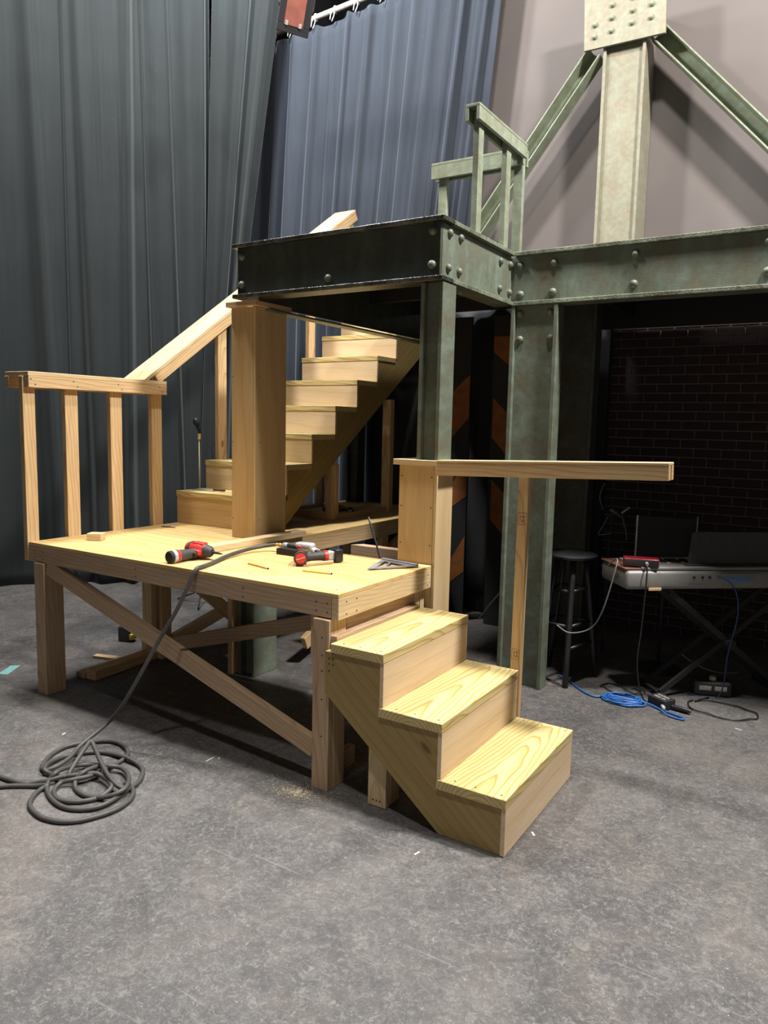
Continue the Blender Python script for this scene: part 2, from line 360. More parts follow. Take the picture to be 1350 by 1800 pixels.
def rivet_mesh(rad, h):
    bm = bmesh.new(); seg, rows = 12, 4; rings = []
    for i in range(rows+1):
        t = math.pi/2*i/rows
        if i == rows: top = bm.verts.new((0, 0, h)); break
        rings.append([bm.verts.new((rad*math.cos(t)*math.cos(a), rad*math.cos(t)*math.sin(a), h*math.sin(t))) for a in [2*math.pi*j/seg for j in range(seg)]])
    for r0, r1 in zip(rings, rings[1:]):
        for j in range(seg): bm.faces.new((r0[j], r0[(j+1) % seg], r1[(j+1) % seg], r1[j]))
    for j in range(seg): bm.faces.new((rings[-1][j], rings[-1][(j+1) % seg], top))
    return bm_mesh(bm, 'rivet', True)
RIV = rivet_mesh(.0235, .022); RIV_S = rivet_mesh(.019, .018); RIV_P = rivet_mesh(.021, .02)
def rivet(p, nrm, parent, me=RIV, mat='steel_rail'):
    o = new_obj('rivet', me, mat, None, p)
    o.rotation_euler = Vector(nrm).to_track_quat('Z', 'Y').to_euler()
    o.parent = parent
    # parents of rivets may be rotated boards: undo that rotation
    pm = world_mat(parent); wm = Matrix.Translation(Vector(p)) @ o.rotation_euler.to_matrix().to_4x4()
    o.matrix_local = pm.inverted() @ wm
    return o
def world_mat(o):
    M = Matrix.LocRotScale(o.location, o.rotation_euler, o.scale)
    return M if o.parent is None else world_mat(o.parent) @ M
def attach(o, parent):
    """parent an object already standing in the world to a (possibly rotated) part"""
    wm = world_mat(o); o.parent = parent; o.matrix_local = world_mat(parent).inverted() @ wm; return o
def text_mesh(s, size, ext=.0004):
    c = bpy.data.curves.new('print', 'FONT'); c.body = s; c.size = size; c.extrude = ext; c.align_x = 'CENTER'; c.align_y = 'CENTER'
    t = bpy.data.objects.new('tmp', c); COL.objects.link(t)
    me = bpy.data.meshes.new_from_object(t.evaluated_get(bpy.context.evaluated_depsgraph_get())); bpy.data.objects.remove(t); return me

# ------------------------------------------------------------------ the setting
def slab(name, x0, x1, y0, y1, z0, z1, mat):
    bm = bmesh.new(); bm_box(bm, x1-x0, y1-y0, z1-z0)
    return struct(new_obj(name, bm_mesh(bm, name), mat, None, ((x0+x1)/2, (y0+y1)/2, (z0+z1)/2)))
slab('floor', -8, 8, -9, 6, -.1, 0, 'floor')
slab('ceiling', -8, 8, -9, 6, 9.4, 9.5, 'black')
slab('wall_left', -8.1, -8, -9, 6, 0, 9.4, 'black')
slab('wall_right', 8, 8.1, -9, 6, 0, 9.4, 'black')
slab('wall_front', -8, 8, -9.1, -9, 0, 9.4, 'black')
slab('wall_rear', -8, 8, 6, 6.1, 0, 9.4, 'black')
WY = 3.64
wb = slab('wall_back', -1.7, 5, WY, WY+.08, 0, 7.5, 'wall_grey')
# brick facing on its lower half: courses of single bricks over a mortar bed
mb = box('mortar_bed', -.05, 3.0, WY-.012, WY-.001, 0, 2.56, 'mortar', wb, 'x', 0)
bl, bh, jt = .2, .0615, .0095
bm = bmesh.new(); bm_box(bm, bl-jt, .016, bh, bev=.0015); BR = bm_mesh(bm, 'brick')
bm = bmesh.new(); bm_box(bm, bl/2-jt, .016, bh, bev=.0015); BRH = bm_mesh(bm, 'brick')
course = bh+jt
nb = 0; rest = bmesh.new()
for r in range(36):
    z = .0045+bh/2+r*course; odd = r % 2
    xs = [(.0+bl*i + (bl/2 if odd else 0)) for i in range(15)]
    for x in xs:
        if x > 2.9: continue
        q = (x+bl/2-.02, WY-.012-.005+random.uniform(-.0015, .001), z)
        if x < 1.42 and nb < 300 and z > .1:
            o = new_obj('brick', BR, 'brick', wb, q); nb += 1
        else: bm_box(rest, bl-jt, .016, bh, q)
ro = new_obj('brick_rows', bm_mesh(rest, 'brick_rows'), 'brick', None); ro.parent = wb; ro.location = -wb.location; ro['kind'] = 'stuff'

struct(box('trim_1', -.02, .115, WY-.10, WY-.022, 0, 2.6, 'black', None, 'z'))
# ------------------------------------------------------------------ curtains
def sheet(name, nu, nz, fn, mat, thick=.006):
    V = []; Fc = []
    for j in range(nz+1):
        for i in range(nu+1): V.append(fn(i/nu, j/nz))
    for j in range(nz):
        for i in range(nu):
            a = j*(nu+1)+i; Fc.append((a, a+1, a+nu+2, a+nu+1))
    me = bpy.data.meshes.new(name); me.from_pydata(V, [], Fc)
    for p in me.polygons: p.use_smooth = True
    o = new_obj(name, me, mat)
    md = o.modifiers.new('solid', 'SOLIDIFY'); md.thickness = thick; md.offset = 0
    return o
def ridge(s, c, wl, wr, a):
    d = s-c
    return a*math.exp(-(d/wl)**2) if d < 0 else a*math.exp(-(d/wr)**2)
LP, LD, LN = Vector((-4.964, 1.599, 0)), Vector((.69, .724, 0)), Vector((.724, -.69, 0))
def px2s(px): return .036+px*.00495
LF = [  # px at top, px low, left width, right width, depth
 (-260, -250, .2, .12, .10), (-170, -160, .14, .2, .09), (-70, -60, .2, .10, .09), (48, 74, .10, .035, .070), (104, 106, .02, .05, .025), (128, 150, .06, .07, .05), (168, 170, .14, .10, .03),
 (221, 214, .07, .022, .075), (243, 262, .02, .05, .045), (293, 318, .022, .09, .060), (356, 352, .10, .014, .070), (372, 362, .03, .04, .03)]
def left_curtain(u, v):
    z = .004+7.4*v; s = -2.2+u*4.05
    h = .022*math.sin(s*6.1+1+.25*z)
    for a, b, wl, wr, d in LF:
        k = min(1, max(0, (5.5-z)/4.5)); px = a+(b-a)*k
        h += ridge(s, px2s(px), wl, wr*(1+.5*k), 1.7*d*(.8+.35*k))
    if u > .93: h -= (u-.93)*1.2
    h += .004*math.sin(s*160+z*3)*math.exp(-((z-4.3)/.5)**2)*math.exp(-((s-px2s(205))/.28)**2)
    p = LP+LD*s+LN*h; return (p.x, p.y, z)
c1 = sheet('black_curtain', 620, 60, left_curtain, 'velour_black')
tag(c1, 'wide black velour curtain hanging in soft folds behind the wooden railing', 'curtain')
def lean_curtain(u, v):
    z = .02+7.3*v; k = (5.6-z)/2.8                 # leans left towards the bottom
    sl = px2s(372)-.07*k - (.03*max(0, k-1)); sr = px2s(500)-.36*k*(1 if k < 1.1 else 1)
    if k > 1: sr = px2s(500)-.36-.10*(k-1)
    if k < 0: sr = px2s(500)-.22*k; sl = px2s(372)-.02*k
    s = sl+(sr-sl)*u; wd = (sr-sl)
    h = .14+.05*math.sin(u*9.2-.4)+ridge(u, .53, .10, .03, .10)+ridge(u, .80, .05, .07, .05)-.10*max(0, u-.9)*6
    p = LP+LD*s+LN*h*min(1, wd/.35+.25); return (p.x, p.y, z)
c2 = sheet('black_curtain', 140, 60, lean_curtain, 'velour_black')
tag(c2, 'narrow black curtain leg leaning left in front of the blue-grey drape', 'curtain')
BF = [(490, .05, .08, .05), (520, .05, .06, .04), (560, .07, .03, .06), (590, .04, .06, .03), (616, .05, .012, .045), (652, .08, .03, .06), (680, .05, .05, .03), (703, .05, .05, .05), (735, .04, .06, .05),
      (770, .05, .05, .035), (797, .03, .05, .03), (822, .06, .016, .07), (846, .03, .04, .03), (862, .05, .014, .06)]
def blue_curtain(u, v):
    z = .004+5.44*v
    xr = -.90-.10*(5.1-z) if z > 3 else -1.11-.02*(3-z)
    k = (5.2-z)/5.2
    x = -4.9+u*(xr+4.9); ub = (u*4.0-4.9)
    h = .008*math.sin(ub*19+1.5*math.sin(z*.8))*(.5+.5*v)+.02*math.sin(ub*8+2)
    for px, wl, wr, d in BF:
        c = -3.443+(px-490)*.00728 if px < 650 else -2.28+(px-650)*.00591
        h += 1.5*ridge(ub+.03*math.sin(z*.7), c, wl, wr, d*(.75+.5*k))
    sc = -.02*abs(math.sin(ub*7.5))*max(0, (v-.97)/.03) # scalloped between ties
    y = 3.575-.08*(x+2.28)-h*.9
    return (x, y, z+sc)
c3 = sheet('blue_grey_curtain', 640, 50, blue_curtain, 'velour_blue')
tag(c3, 'slate blue velour drape tied to the pipe behind the balcony', 'curtain')
def pipe_pt(x): return Vector((x, 3.545-.08*(x+2.28), 5.52))
bat = thing('curtain_batten', 'pale horizontal pipe carrying the blue-grey drape at the top', 'pipe', pipe_pt(-2.3))
tube('pipe', [pipe_pt(-5.2), pipe_pt(-.6)], .026, 'pipe', bat, 14, 1)
for i in range(11):
    x = -3.75+i*.27+random.uniform(-.03, .03); p = pipe_pt(x)
    ring = [p+Vector((random.uniform(-.004, .004), .031*math.cos(a), .031*math.sin(a))) for a in [2*math.pi*j/10 for j in range(11)]]
    t = tube('tie', [ring, [p+Vector((0, -.03, 0)), p+Vector((.015, -.04, -.06)), p+Vector((-.01, -.045, -.12))], [p+Vector((0, -.03, -.01)), p+Vector((-.02, -.045, -.05)), p+Vector((-.03, -.045, -.10))]], .0055, 'tie', c3, 5, 3, True, True)

def under(u, v):
    x = -2.0+u*1.93; z = .003+(2.55 if x < -1.22 else 2.62)*v; return (x, 3.345+.02*math.sin(x*11+.5)+.008*math.sin(x*29+1), z)
c5 = sheet('masking_drape', 150, 6, under, 'black'); tag(c5, 'black masking drape hung under the balcony behind the striped boards', 'curtain')

# ------------------------------------------------------------------ stage lantern (top left)
LC = Vector((-1.905, 2.04, 4.655))
lt = thing('stage_lantern', 'black stage lantern with red gel hanging before the blue drape', 'stage light', LC)
ax = Vector((.58, -.72, -.33)).normalized()                    # points down toward the stage
sx_ = ax.cross(Vector((.14, .10, 1))).normalized(); sy_ = ax.cross(sx_)
def lframe(o): o.rotation_euler = Matrix((sx_, sy_, ax)).transposed().to_euler(); return o
bm = bmesh.new(); bm_box(bm, .19, .19, .22, (0, 0, -.02), .02); lframe(new_obj('housing', bm_mesh(bm, 'housing'), 'black', lt, LC-ax*.12))
bm = bmesh.new()
for sx2, sy2, cx, cy in ((.24, .055, 0, .1425), (.24, .055, 0, -.1425), (.06, .23, .09, 0), (.06, .23, -.09, 0)): bm_box(bm, sx2, sy2, .012, (cx, cy, 0), .003)
lframe(new_obj('gel_frame', bm_mesh(bm, 'gel_frame'), 'black', lt, LC))
bm = bmesh.new(); bm_box(bm, .14, .24, .003); lframe(new_obj('gel', bm_mesh(bm, 'gel'), 'gel', lt, LC+ax*.0078))['label'] = 'red colour gel'
for s in (-1, 1):
    board('frame_clip', LC+sx_*.05*s+sy_*.125+ax*.012, LC+sx_*.05*s+sy_*.095+ax*.012, .018, .006, 'silver', lt, ax)
tube('yoke', [LC-ax*.12-sx_*.12, LC-ax*.12-sx_*.13+Vector((0, 0, .2)), LC-ax*.12+Vector((0, 0, .32)), LC-ax*.12+sx_*.13+Vector((0, 0, .2)), LC-ax*.12+sx_*.12], .012, 'black', lt, 8, 5)
tube('lamp_cable', [LC-ax*.2, LC+Vector((.1, .1, .18)), LC+Vector((.25, .2, .22)), LC+Vector((.45, .35, .42))], .006, 'black', lt, 6, 6)
lp2 = thing('lighting_bar', 'dark lighting pipe above the red gel lantern', 'pipe', LC+Vector((0, .1, .50)))
tube('bar', [LC+Vector((-.9, .24, .47)), LC+Vector((1.6, .04, .47))], .024, 'black_satin', lp2, 12, 1)

# ------------------------------------------------------------------ painted steel balcony
H = .8985
BZ, BT = 2.359, 2.675; FT = .024
X0, X1 = -1.4148, .0084; YF, YB = .8422, 1.7674
bal = thing('steel_balcony', 'green painted riveted steel balcony frame above the wooden platform', 'balcony', (-.7, 1.2, BZ))
def edge_flange(name, x0, x1, y0, y1, z0, z1, ax, par, mt='steel_edge'):
    o = box(name, x0, x1, y0, y1, z0, z1, mt, None, ax, .003); return attach(o, par)
b1 = box('beam', X0+.03, X1-.03, YF+.030, YF+.05, BZ+FT, BT-FT, 'steel_shaded', bal, 'x', .001)
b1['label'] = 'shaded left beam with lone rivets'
for z in (BZ, BT-FT): edge_flange('flange', X0, X1, YF, YF+.13, z, z+FT, 'x', b1, 'steel_edge_shaded')
edge_flange('end_plate', X0+.028, X0+.03, YF+.02, YF+.13, BZ+FT, BT-FT, 'z', b1)
for x, z in ((-1.361, 2.605), (-1.361, 2.44), (-.719, 2.427), (-.066, 2.61), (-.067, 2.442)): rivet((x, YF+.030, z), (0, -1, 0), b1, mat='steel')
b2 = box('beam', X1-.048, X1-.028, YF+.05, YB+.06, BZ+FT, BT-FT, 'steel', bal, 'y', .001)
b2['label'] = 'short lit side beam with eight rivets'
for z in (BZ, BT-FT): edge_flange('flange', X1-.13, X1, YF+.13, YB+.01, z, z+FT, 'y', b2)
for y, z in ((.963, 2.611), (1.088, 2.612), (.956, 2.437), (1.08, 2.439), (1.616, 2.595), (1.760, 2.60), (1.615, 2.439), (1.760, 2.438)): rivet((X1-.028, y, z), (1, 0, 0), b2, mat='steel_rail')
b3 = box('beam', X1-.03, 4.2, YB+.03, YB+.05, BZ+FT, BT-FT, 'steel', bal, 'x', .001)
b3['label'] = 'long right beam running towards the frame edge'
for z in (BZ, BT-FT): edge_flange('flange', X1-.005, 4.2, YB, YB+.13, z, z+FT, 'x', b3)
for x, z in ((.036, 2.595), (.246, 2.596), (.715, 2.599), (.042, 2.427), (.245, 2.429), (.713, 2.439), (1.381, 2.45), (1.381, 2.60)): rivet((x, YB+.03, z), (0, -1, 0), b3)
b4 = box('beam', -1.27, -1.25, .92, 3.30, 2.30+FT, BT-FT, 'steel_shaded', bal, 'y', .001)
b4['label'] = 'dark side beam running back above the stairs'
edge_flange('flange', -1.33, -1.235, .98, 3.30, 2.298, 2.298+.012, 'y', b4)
for i, yy in enumerate((1.5, 2.1, 2.7)): box('joist', -1.25, -.06, yy, yy+.04, 2.5, 2.63, 'black', bal, 'x')
box('joist', .3, .34, 1.9, 3.45, 2.48, 2.63, 'black', bal, 'y'); box('joist', 1.6, 1.64, 1.9, 3.45, 2.48, 2.63, 'black', bal, 'y')
box('floor_panel', -1.25, -.04, .9, 3.30, 2.635, 2.655, 'steel_shaded', bal, 'y'); box('floor_panel', -.04, 4.2, 1.83, 3.46, 2.635, 2.655, 'steel_shaded', bal, 'x')
box('ledger', -.05, 4.2, 3.36, 3.40, 2.40, 2.634, 'black', bal, 'x'); box('landing_panel', -2.225, -1.275, 3.145, 3.30, 2.57, 2.60, 'ply_deck', bal, 'x')

def i_column(name, label, x0, x1, y0, y1, z0, z1, mat='steel', fl=.026, web=.03, rivs=(), group=None):
    t = thing(name, label, 'column', ((x0+x1)/2, (y0+y1)/2, z0), group)
    wbx = box('web', x0+fl, x1-fl, y0+web, y0+web+.02, z0, z1, mat, t, 'z', .001)
    for a, b_ in ((x0, x0+fl), (x1-fl, x1)):
        fo = box('flange', a, b_, y0, y1, z0, z1, mat, t, 'z', .003)
    for x, z in rivs: rivet((x, y0+web, z), (0, -1, 0), t)
    return t
G = 'painted steel columns of the balcony'
i_column('steel_column', 'wide green riveted steel column under the inner corner of the balcony', -.005, .292, YB+.004, YB+.112, 0, BZ, 'steel', .026, .03,
         ((.045, 2.312), (.236, 2.312), (.05, 2.16), (.241, 2.162)), G)
i_column('steel_column', 'narrow green steel column rising out of the right wooden pillar', -.128, .002, .872, 1.02, 0, BZ, 'steel', .022, .035, (), G)
i_column('steel_column', 'green steel column foot seen under the platform inside left pillar', -1.435, -1.303, .915, 1.14, 0, 2.30, 'steel', .022, .05, (), G)
i_column('steel_column', 'dark green steel column in shade behind the black stool', -.13, .20, 2.86, 3.0, 0, 2.6, 'steel_shaded', .026, .03, (), G)
i_column('steel_column', 'dim green steel column beyond the upper stairs on rear platform', -2.17, -2.04, 3.15, 3.27, H+.002, 2.56, 'steel_shaded', .022, .03, (), G)

# upper steel guard rails (inverted channel on flat posts)
def chan_rail(name, label, p0, p1, wd, hgt, posts, post_w, post_t, zb, mat, side=.02, top=.016):
    """horizontal channel from p0 to p1 (top centre line)"""
    p0, p1 = Vector(p0), Vector(p1); d = (p1-p0).normalized(); s = d.cross(Vector((0, 0, 1))).normalized()
    t = thing(name, label, 'railing', ((p0+p1)/2).to_2d().to_3d()+Vector((0, 0, zb)))
    board('top_board', p0-Vector((0, 0, top/2)), p1-Vector((0, 0, top/2)), wd, top, mat, t, (0, 0, 1))
    for k in (-1, 1):
        o = s*(wd/2-side/2)*k-Vector((0, 0, top+(hgt-top)/2)); board('side_board', p0+o, p1+o, side, hgt-top, mat, t, (0, 0, 1))
    for q, off in posts:
        b = p0+d*q+s*off; board('post', Vector((b.x, b.y, zb)), Vector((b.x, b.y, p0.z-top-.004)), post_w, post_t, mat, t, s)
    return t
chan_rail('steel_guard_rail', 'short green steel rail along the balcony edge above the rivets', (-.035, 1.215, 3.335), (-.035, 1.90, 3.335), .085, .085, ((.085, 0), (.47, 0)), .06, .035, BT, 'steel_rail')
chan_rail('steel_guard_rail', 'long green steel rail behind, crossing in front of the blue drape', (-.66, 1.95, 3.325), (-.02, 1.95, 3.325), .085, .10, ((.075, 0), (.60, 0)), .06, .035, BT-.02, 'steel_rail')

# riveted truss on the grey wall
TY = 3.36
tr = thing('wall_truss', 'pale riveted steel post with gusset plate and two diagonal braces on wall', 'truss', (.15, TY, BT))
pw = box('post_web', .012, .278, TY+.025, TY+.045, BT-.02, 4.75, 'steel_pale', tr, 'z', .001)
for a, b_ in ((-.012, .012), (.278, .302)): box('post_flange', a, b_, TY, WY-.002, BT-.02, 4.75, 'steel_pale', tr, 'z', .003)
gp = prism('gusset_plate', [(-.150, 4.478), (.444, 4.470), (.43, 4.86), (-.166, 4.86)], 'y', TY-.03, TY-.008, 'steel_pale', tr)
for x, z in ((-.075, 4.56), (-.075, 4.645), (.05, 4.575), (.05, 4.665), (.05, 4.755), (.20, 4.595), (.20, 4.68), (.20, 4.77), (.335, 4.60), (.335, 4.69)):
    rivet((x, TY-.03, z), (0, -1, 0), gp, RIV_P, 'steel_rail')
def brace_i(name, a, b):
    a, b = Vector(a), Vector(b); d = (b-a).normalized(); nrm = Vector((0, 1, 0)); s = d.cross(nrm)
    if s.z < 0: s = -s
    web = board(name, a+nrm*.07, b+nrm*.07, .012, .10, 'steel_rail', tr, s)
    for k in (-1, 1):
        f = board('brace_flange', a+s*.055*k+nrm*.01, b+s*.055*k+nrm*.01, .13, .012, 'steel_rail', None, s); attach(f, web)
brace_i('brace', (.36, TY+.06, 4.54), (1.75, TY+.06, 3.0)); brace_i('brace', (-.085, TY+.06, 4.48), (-1.22, TY+.06, 3.02))

# ------------------------------------------------------------------ wooden platform
W_ = 2.2319; D_ = .8372; RB = .7815; PT = .0195
pf = thing('stage_platform', 'raw timber platform with plywood top holding the tools', 'platform', (-1.1, .42, 0))
box('deck_panel', -W_, -.811, 0, D_, H-PT, H, 'ply_deck', pf, 'x', .0015); box('deck_panel', -.809, 0, 0, D_, H-PT, H-.0004, 'ply_deck', pf, 'x', .0015)
# framing
RZ = H-PT-.0005
box('rim_joist', -W_, -.040, .0, .038, RB+.004, RZ, 'pine_dull', pf, 'x')
box('rim_joist', -.038, 0, .0005, D_, RB, RZ, 'pine_pale', pf, 'y')
box('rim_joist', -W_, -.040, D_-.038, D_, RB, RZ, 'pine', pf, 'x')
box('rim_joist', -W_, -W_+.038, .039, D_-.039, RB, RZ, 'pine', pf, 'y')
for i in range(3): box('joist', -W_+.55*(i+1), -W_+.55*(i+1)+.038, .039, D_-.039, RB, RZ, 'pine', pf, 'y')
def leg(par, x0, y0, ztop, sgn=1, mats=('pine', 'pine')):
    box('leg', x0, x0+.089, y0, y0+.038, 0, ztop, mats[0], par, 'z'); box('leg', x0+(.051 if sgn > 0 else 0), x0+(.089 if sgn > 0 else .038), y0+.0385, y0+.1275, 0, ztop, mats[1], par, 'z')
leg(pf, -2.165, -.016, RB+.003, 1, ('pine_dull', 'pine_dull'))
leg(pf, -.122, -.020, RB-.001, 1, ('pine_dull', 'pine'))
box('leg', -2.2, -2.111, .792, .835, 0, RB, 'pine_pale', pf, 'z')
box('leg', -.128, -.04, .744, .79, 0, RB, 'pine_pale', pf, 'z')
box('leg', -.075, -.037, .793, .835, 0, RB, 'pine_pale', pf, 'z')
board('brace', (-2.07, .020, .765), (-.13, .020, .170), .038, .089, 'pine_dull', pf, (0, 0, 1))
board('brace', (-2.11, .765, .09), (-.13, .765, .665), .038, .089, 'pine_dull', pf, (0, 0, 1))
box('stretcher', -.165, -.127, .02, .11, .58, .78, 'pine_dull', pf, 'z')
box('stretcher', -.078, -.04, .12, .74, .690, .7795, 'pine_dull', pf, 'y')
box('foot_block', -.10, -.062, .115, .24, .03, .12, 'pine_pale', pf, 'y')
# rear platform
rp_ = thing('rear_platform', 'rear timber platform in shade under the upper stairs', 'platform', (-1.7, 2, 0))
RX = -1.15
box('deck_panel', -W_, RX, D_+.004, 3.28, H-PT, H-.0005, 'ply_deck', rp_, 'y', .001)
box('rim_joist', RX-.038, RX, D_+.006, 2.75, RB, RZ, 'pine', rp_, 'y'); box('rim_joist', -W_, -W_+.038, D_+.006, 3.23, RB, RZ, 'pine', rp_, 'y')
box('rim_joist', -W_, RX, 3.24, 3.278, RB, RZ, 'pine', rp_, 'x'); box('rim_joist', -W_+.04, RX-.04, D_+.006, D_+.044, RB, RZ, 'pine', rp_, 'x')
box('leg', -2.2, -2.111, .885, .97, 0, RB, 'pine', rp_, 'z'); box('leg', -1.499, -1.461, .885, .97, 0, RB, 'pine', rp_, 'z')
box('leg', -1.24, -1.19, 2.25, 2.34, 0, RB, 'pine', rp_, 'z'); box('leg', -2.19, -2.10, 3.14, 3.23, 0, RB, 'pine', rp_, 'z')
board('brace', (-2.13, 1.0, .085), (-2.13, 2.7, .46), .038, .089, 'pine_pale', rp_, (0, 0, 1))
board('brace', (-2.085, .80, .77), (-2.085, 1.70, .03), .038, .089, 'pine', rp_, (0, 0, 1))
board('brace', (-1.2, 1.3, .15), (-1.2, 2.6, .74), .038, .089, 'pine', rp_, (0, 0, 1))

# platform railing (left edge): four posts in an inverted timber channel
def posts_loop(t, ys, z0, z1, mat): 
    for y0, y1 in ys: box('post', -W_-.038, -W_-.0005, y0, y1, z0, z1, mat, t, 'z')
gr = thing('platform_railing', 'level wooden railing with four posts on left edge of platform', 'railing', (-2.26, .5, RB))
posts_loop(gr, ((-.006, .070), (.266, .354), (.592, .681), (.925, 1.014)), RB+.005, 1.860, 'pine')
box('side_board', -W_, -2.190, .006, 1.024, 1.795, 1.8615, 'pine', gr, 'y'); box('side_board', -2.416, -2.374, -.0, 1.0, 1.795, 1.8615, 'pine', gr, 'y')
box('top_board', -2.416, -2.190, .004, 1.024, 1.862, 1.886, 'pine_pale', gr, 'y')
sr = thing('stair_railing', 'sloping wooden handrail climbing beside the upper stairs', 'railing', (-2.26, 2, H))
SL = .687; rz = lambda y: 1.884+SL*(y-.824)
sd = Vector((0, 1, SL)).normalized(); sn = Vector((0, -SL, 1)).normalized()
ya, yb2 = .96, 3.265
A0 = Vector((-2.303, ya-.13, rz(ya-.13))); A1 = Vector((-2.303, yb2, rz(yb2)))
board('top_board', A0-sn*.012, A1-sn*.012, .226, .024, 'pine_pale', sr, sn)
for xx in (-2.2155, -2.3935):
    q = Vector((xx+2.303, 0, 0))-sn*.058
    st = .10 if xx > -2.3 else .06
    board('side_board', A0+q+sd*st, A1+q, .042, .067, 'pine', sr, sn)
for y0, zb in ((1.562, 1.18), (2.655, 1.98), (3.22, 2.44)): board('post', (-W_-.021, y0+.044, zb), (-W_-.021, y0+.044, rz(y0)-.030), .088, .037, 'pine', sr, (1, 0, 0))

# ------------------------------------------------------------------ upper stairs (climb away from camera)
us = thing('upper_staircase', 'upper wooden staircase climbing from the platform under the balcony', 'staircase', (-1.85, 1.14, H))
YR, ZR = .2833, .209; SX0, SX1 = -2.2315, -1.460
sz = lambda i: 1.128+ZR*(i-1)
sy = lambda i: 1.135+YR*(i-1)
for i in range(1, 8):
    zb = H+.001 if i == 1 else sz(i-1)+.0005
    box('riser', SX0+.004, SX1-.002, sy(i)+.004, sy(i)+.022, zb, sz(i)-.0385, 'poplar_warm' if i == 1 else ('ply_pale' if i > 3 else 'poplar'), us, 'x', .001)
    box('tread', SX0, SX1, sy(i), sy(i+1)+.003, sz(i)-.038, sz(i), 'treated', us, 'x', .002)
box('riser', SX0+.004, SX1-.002, sy(8)+.004, sy(8)+.022, sz(7)+.0005, 2.565, 'ply_pale', us, 'x', .001)
def zig(up=True):
    P = [(sy(1)+.023, H+.001)]
    for i in range(1, 8): P += [(sy(i)+.023, sz(i)-.039), (sy(i+1)+.023, sz(i)-.039)]
    P += [(sy(8)+.023, 2.55), (sy(8)+.12, 2.55), (sy(8)+.14, 2.22), (1.975, 1.325), (1.40, H+.001)]
    return P
def stringer_y(x0, x1):
    th = math.atan2(ZR, YR); o = Vector((x0, sy(1), H)); xd = Vector((0, math.cos(th), math.sin(th))); zd = Vector((0, -math.sin(th), math.cos(th)))
    pts = [(((y-o.y)*math.cos(th)+(z-o.z)*math.sin(th)), (-(y-o.y)*math.sin(th)+(z-o.z)*math.cos(th))) for y, z in zig()]
    # y axis of the frame = zd x xd = +-X
    yd = zd.cross(xd); dep = (x1-x0) if yd.x > 0 else (x0-x1)
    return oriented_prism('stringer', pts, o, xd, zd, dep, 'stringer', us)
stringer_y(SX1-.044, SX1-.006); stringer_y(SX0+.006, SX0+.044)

# stud frame standing on the rear platform under the stairs
sf = thing('stud_frame', 'rough stud frame standing on rear platform under the stairs', 'frame', (-1.5, 2.3, H))
box('bottom_plate', -2.1, -1.545, 2.0, 2.038, H, H+.05, 'pine', sf, 'x')
box('stud', -1.545, -1.456, 1.985, 2.04, H, 1.32, 'pine', sf, 'z')
box('bottom_plate', -1.545, -1.456, 2.06, 2.74, H, H+.038, 'pine', sf, 'y')
box('stud', -1.52, -1.44, 2.742, 2.80, H, 1.83, 'pine', sf, 'z')
box('stud', -2.12, -2.05, 2.62, 2.66, H, 2.0, 'pine_pale', sf, 'z')
lb = box('offcut_board', -2.19, -2.07, 2.35, 2.60, H, H+.03, 'pine_pale', None, 'y'); tag(lb, 'pale flat offcut lying on rear platform under the stairs', 'board')

# ------------------------------------------------------------------ timber pillars boxed round the columns
p1 = thing('wooden_pillar', 'tall boxed wooden pillar standing on platform under the left beam', 'pillar', (-1.37, 1.04, H))
PX0, PX1, PY0, PY1 = -1.466, -1.272, .892, 1.183
box('front_panel', PX0, PX1-.019, PY0, PY0+.018, H+.001, 2.314, 'poplar_warm', p1, 'z', .001)
box('side_panel', PX1-.018, PX1, PY0+.001, PY1, H+.001, 2.314, 'poplar', p1, 'z', .001)
box('side_panel', PX0, PX0+.018, PY0+.019, PY1, H+.001, 2.25, 'poplar', p1, 'z', .001)
box('back_panel', PX0+.019, PX1-.019, PY1-.018, PY1, H+.001, 2.25, 'poplar', p1, 'z', .001)
for n_, a in (('cap_trim', (PX0-.026, PX1+.026, PY0-.024, PY0-.0005)), ('cap_trim', (PX1+.0005, PX1+.026, PY0, PY1+.02)), ('cap_trim', (PX0-.026, PX0-.0005, PY0, PY1+.02))):
    box(n_, a[0], a[1], a[2], a[3], 2.316, 2.346, 'pine', p1, 'x' if a[1]-a[0] > .1 else 'y')
p2 = thing('wooden_pillar', 'short boxed wooden pillar with cap beside the right end of platform', 'pillar', (-.1, .94, 0))
QX0, QX1, QY0, QY1 = -.216, .010, .850, 1.035
box('front_panel', QX0, QX1-.019, QY0, QY0+.018, .003, 1.417, 'poplar_warm', p2, 'z', .001)
box('side_panel', QX1-.018, QX1, QY0+.001, QY1, .003, 1.417, 'poplar', p2, 'z', .001)
box('side_panel', QX0, QX0+.018, QY0+.019, QY1, .003, 1.417, 'poplar', p2, 'z', .001)
box('back_panel', QX0+.019, QX1-.019, QY1-.018, QY1, .003, 1.417, 'poplar', p2, 'z', .001)
box('cap_board', QX0-.035, QX1+.03, QY0-.010, .869, 1.418, 1.448, 'pine_pale', p2, 'x'); box('cap_board', .005, QX1+.075, .8695, QY1+.03, 1.418, 1.448, 'pine_pale', p2, 'y')
box('cap_board', QX0-.035, -.131, .8695, QY1+.03, 1.418, 1.448, 'pine_pale', p2, 'y')
box('stud', -.20, -.165, 1.02, 1.05, 1.449, 1.52, 'pine', p2, 'z')

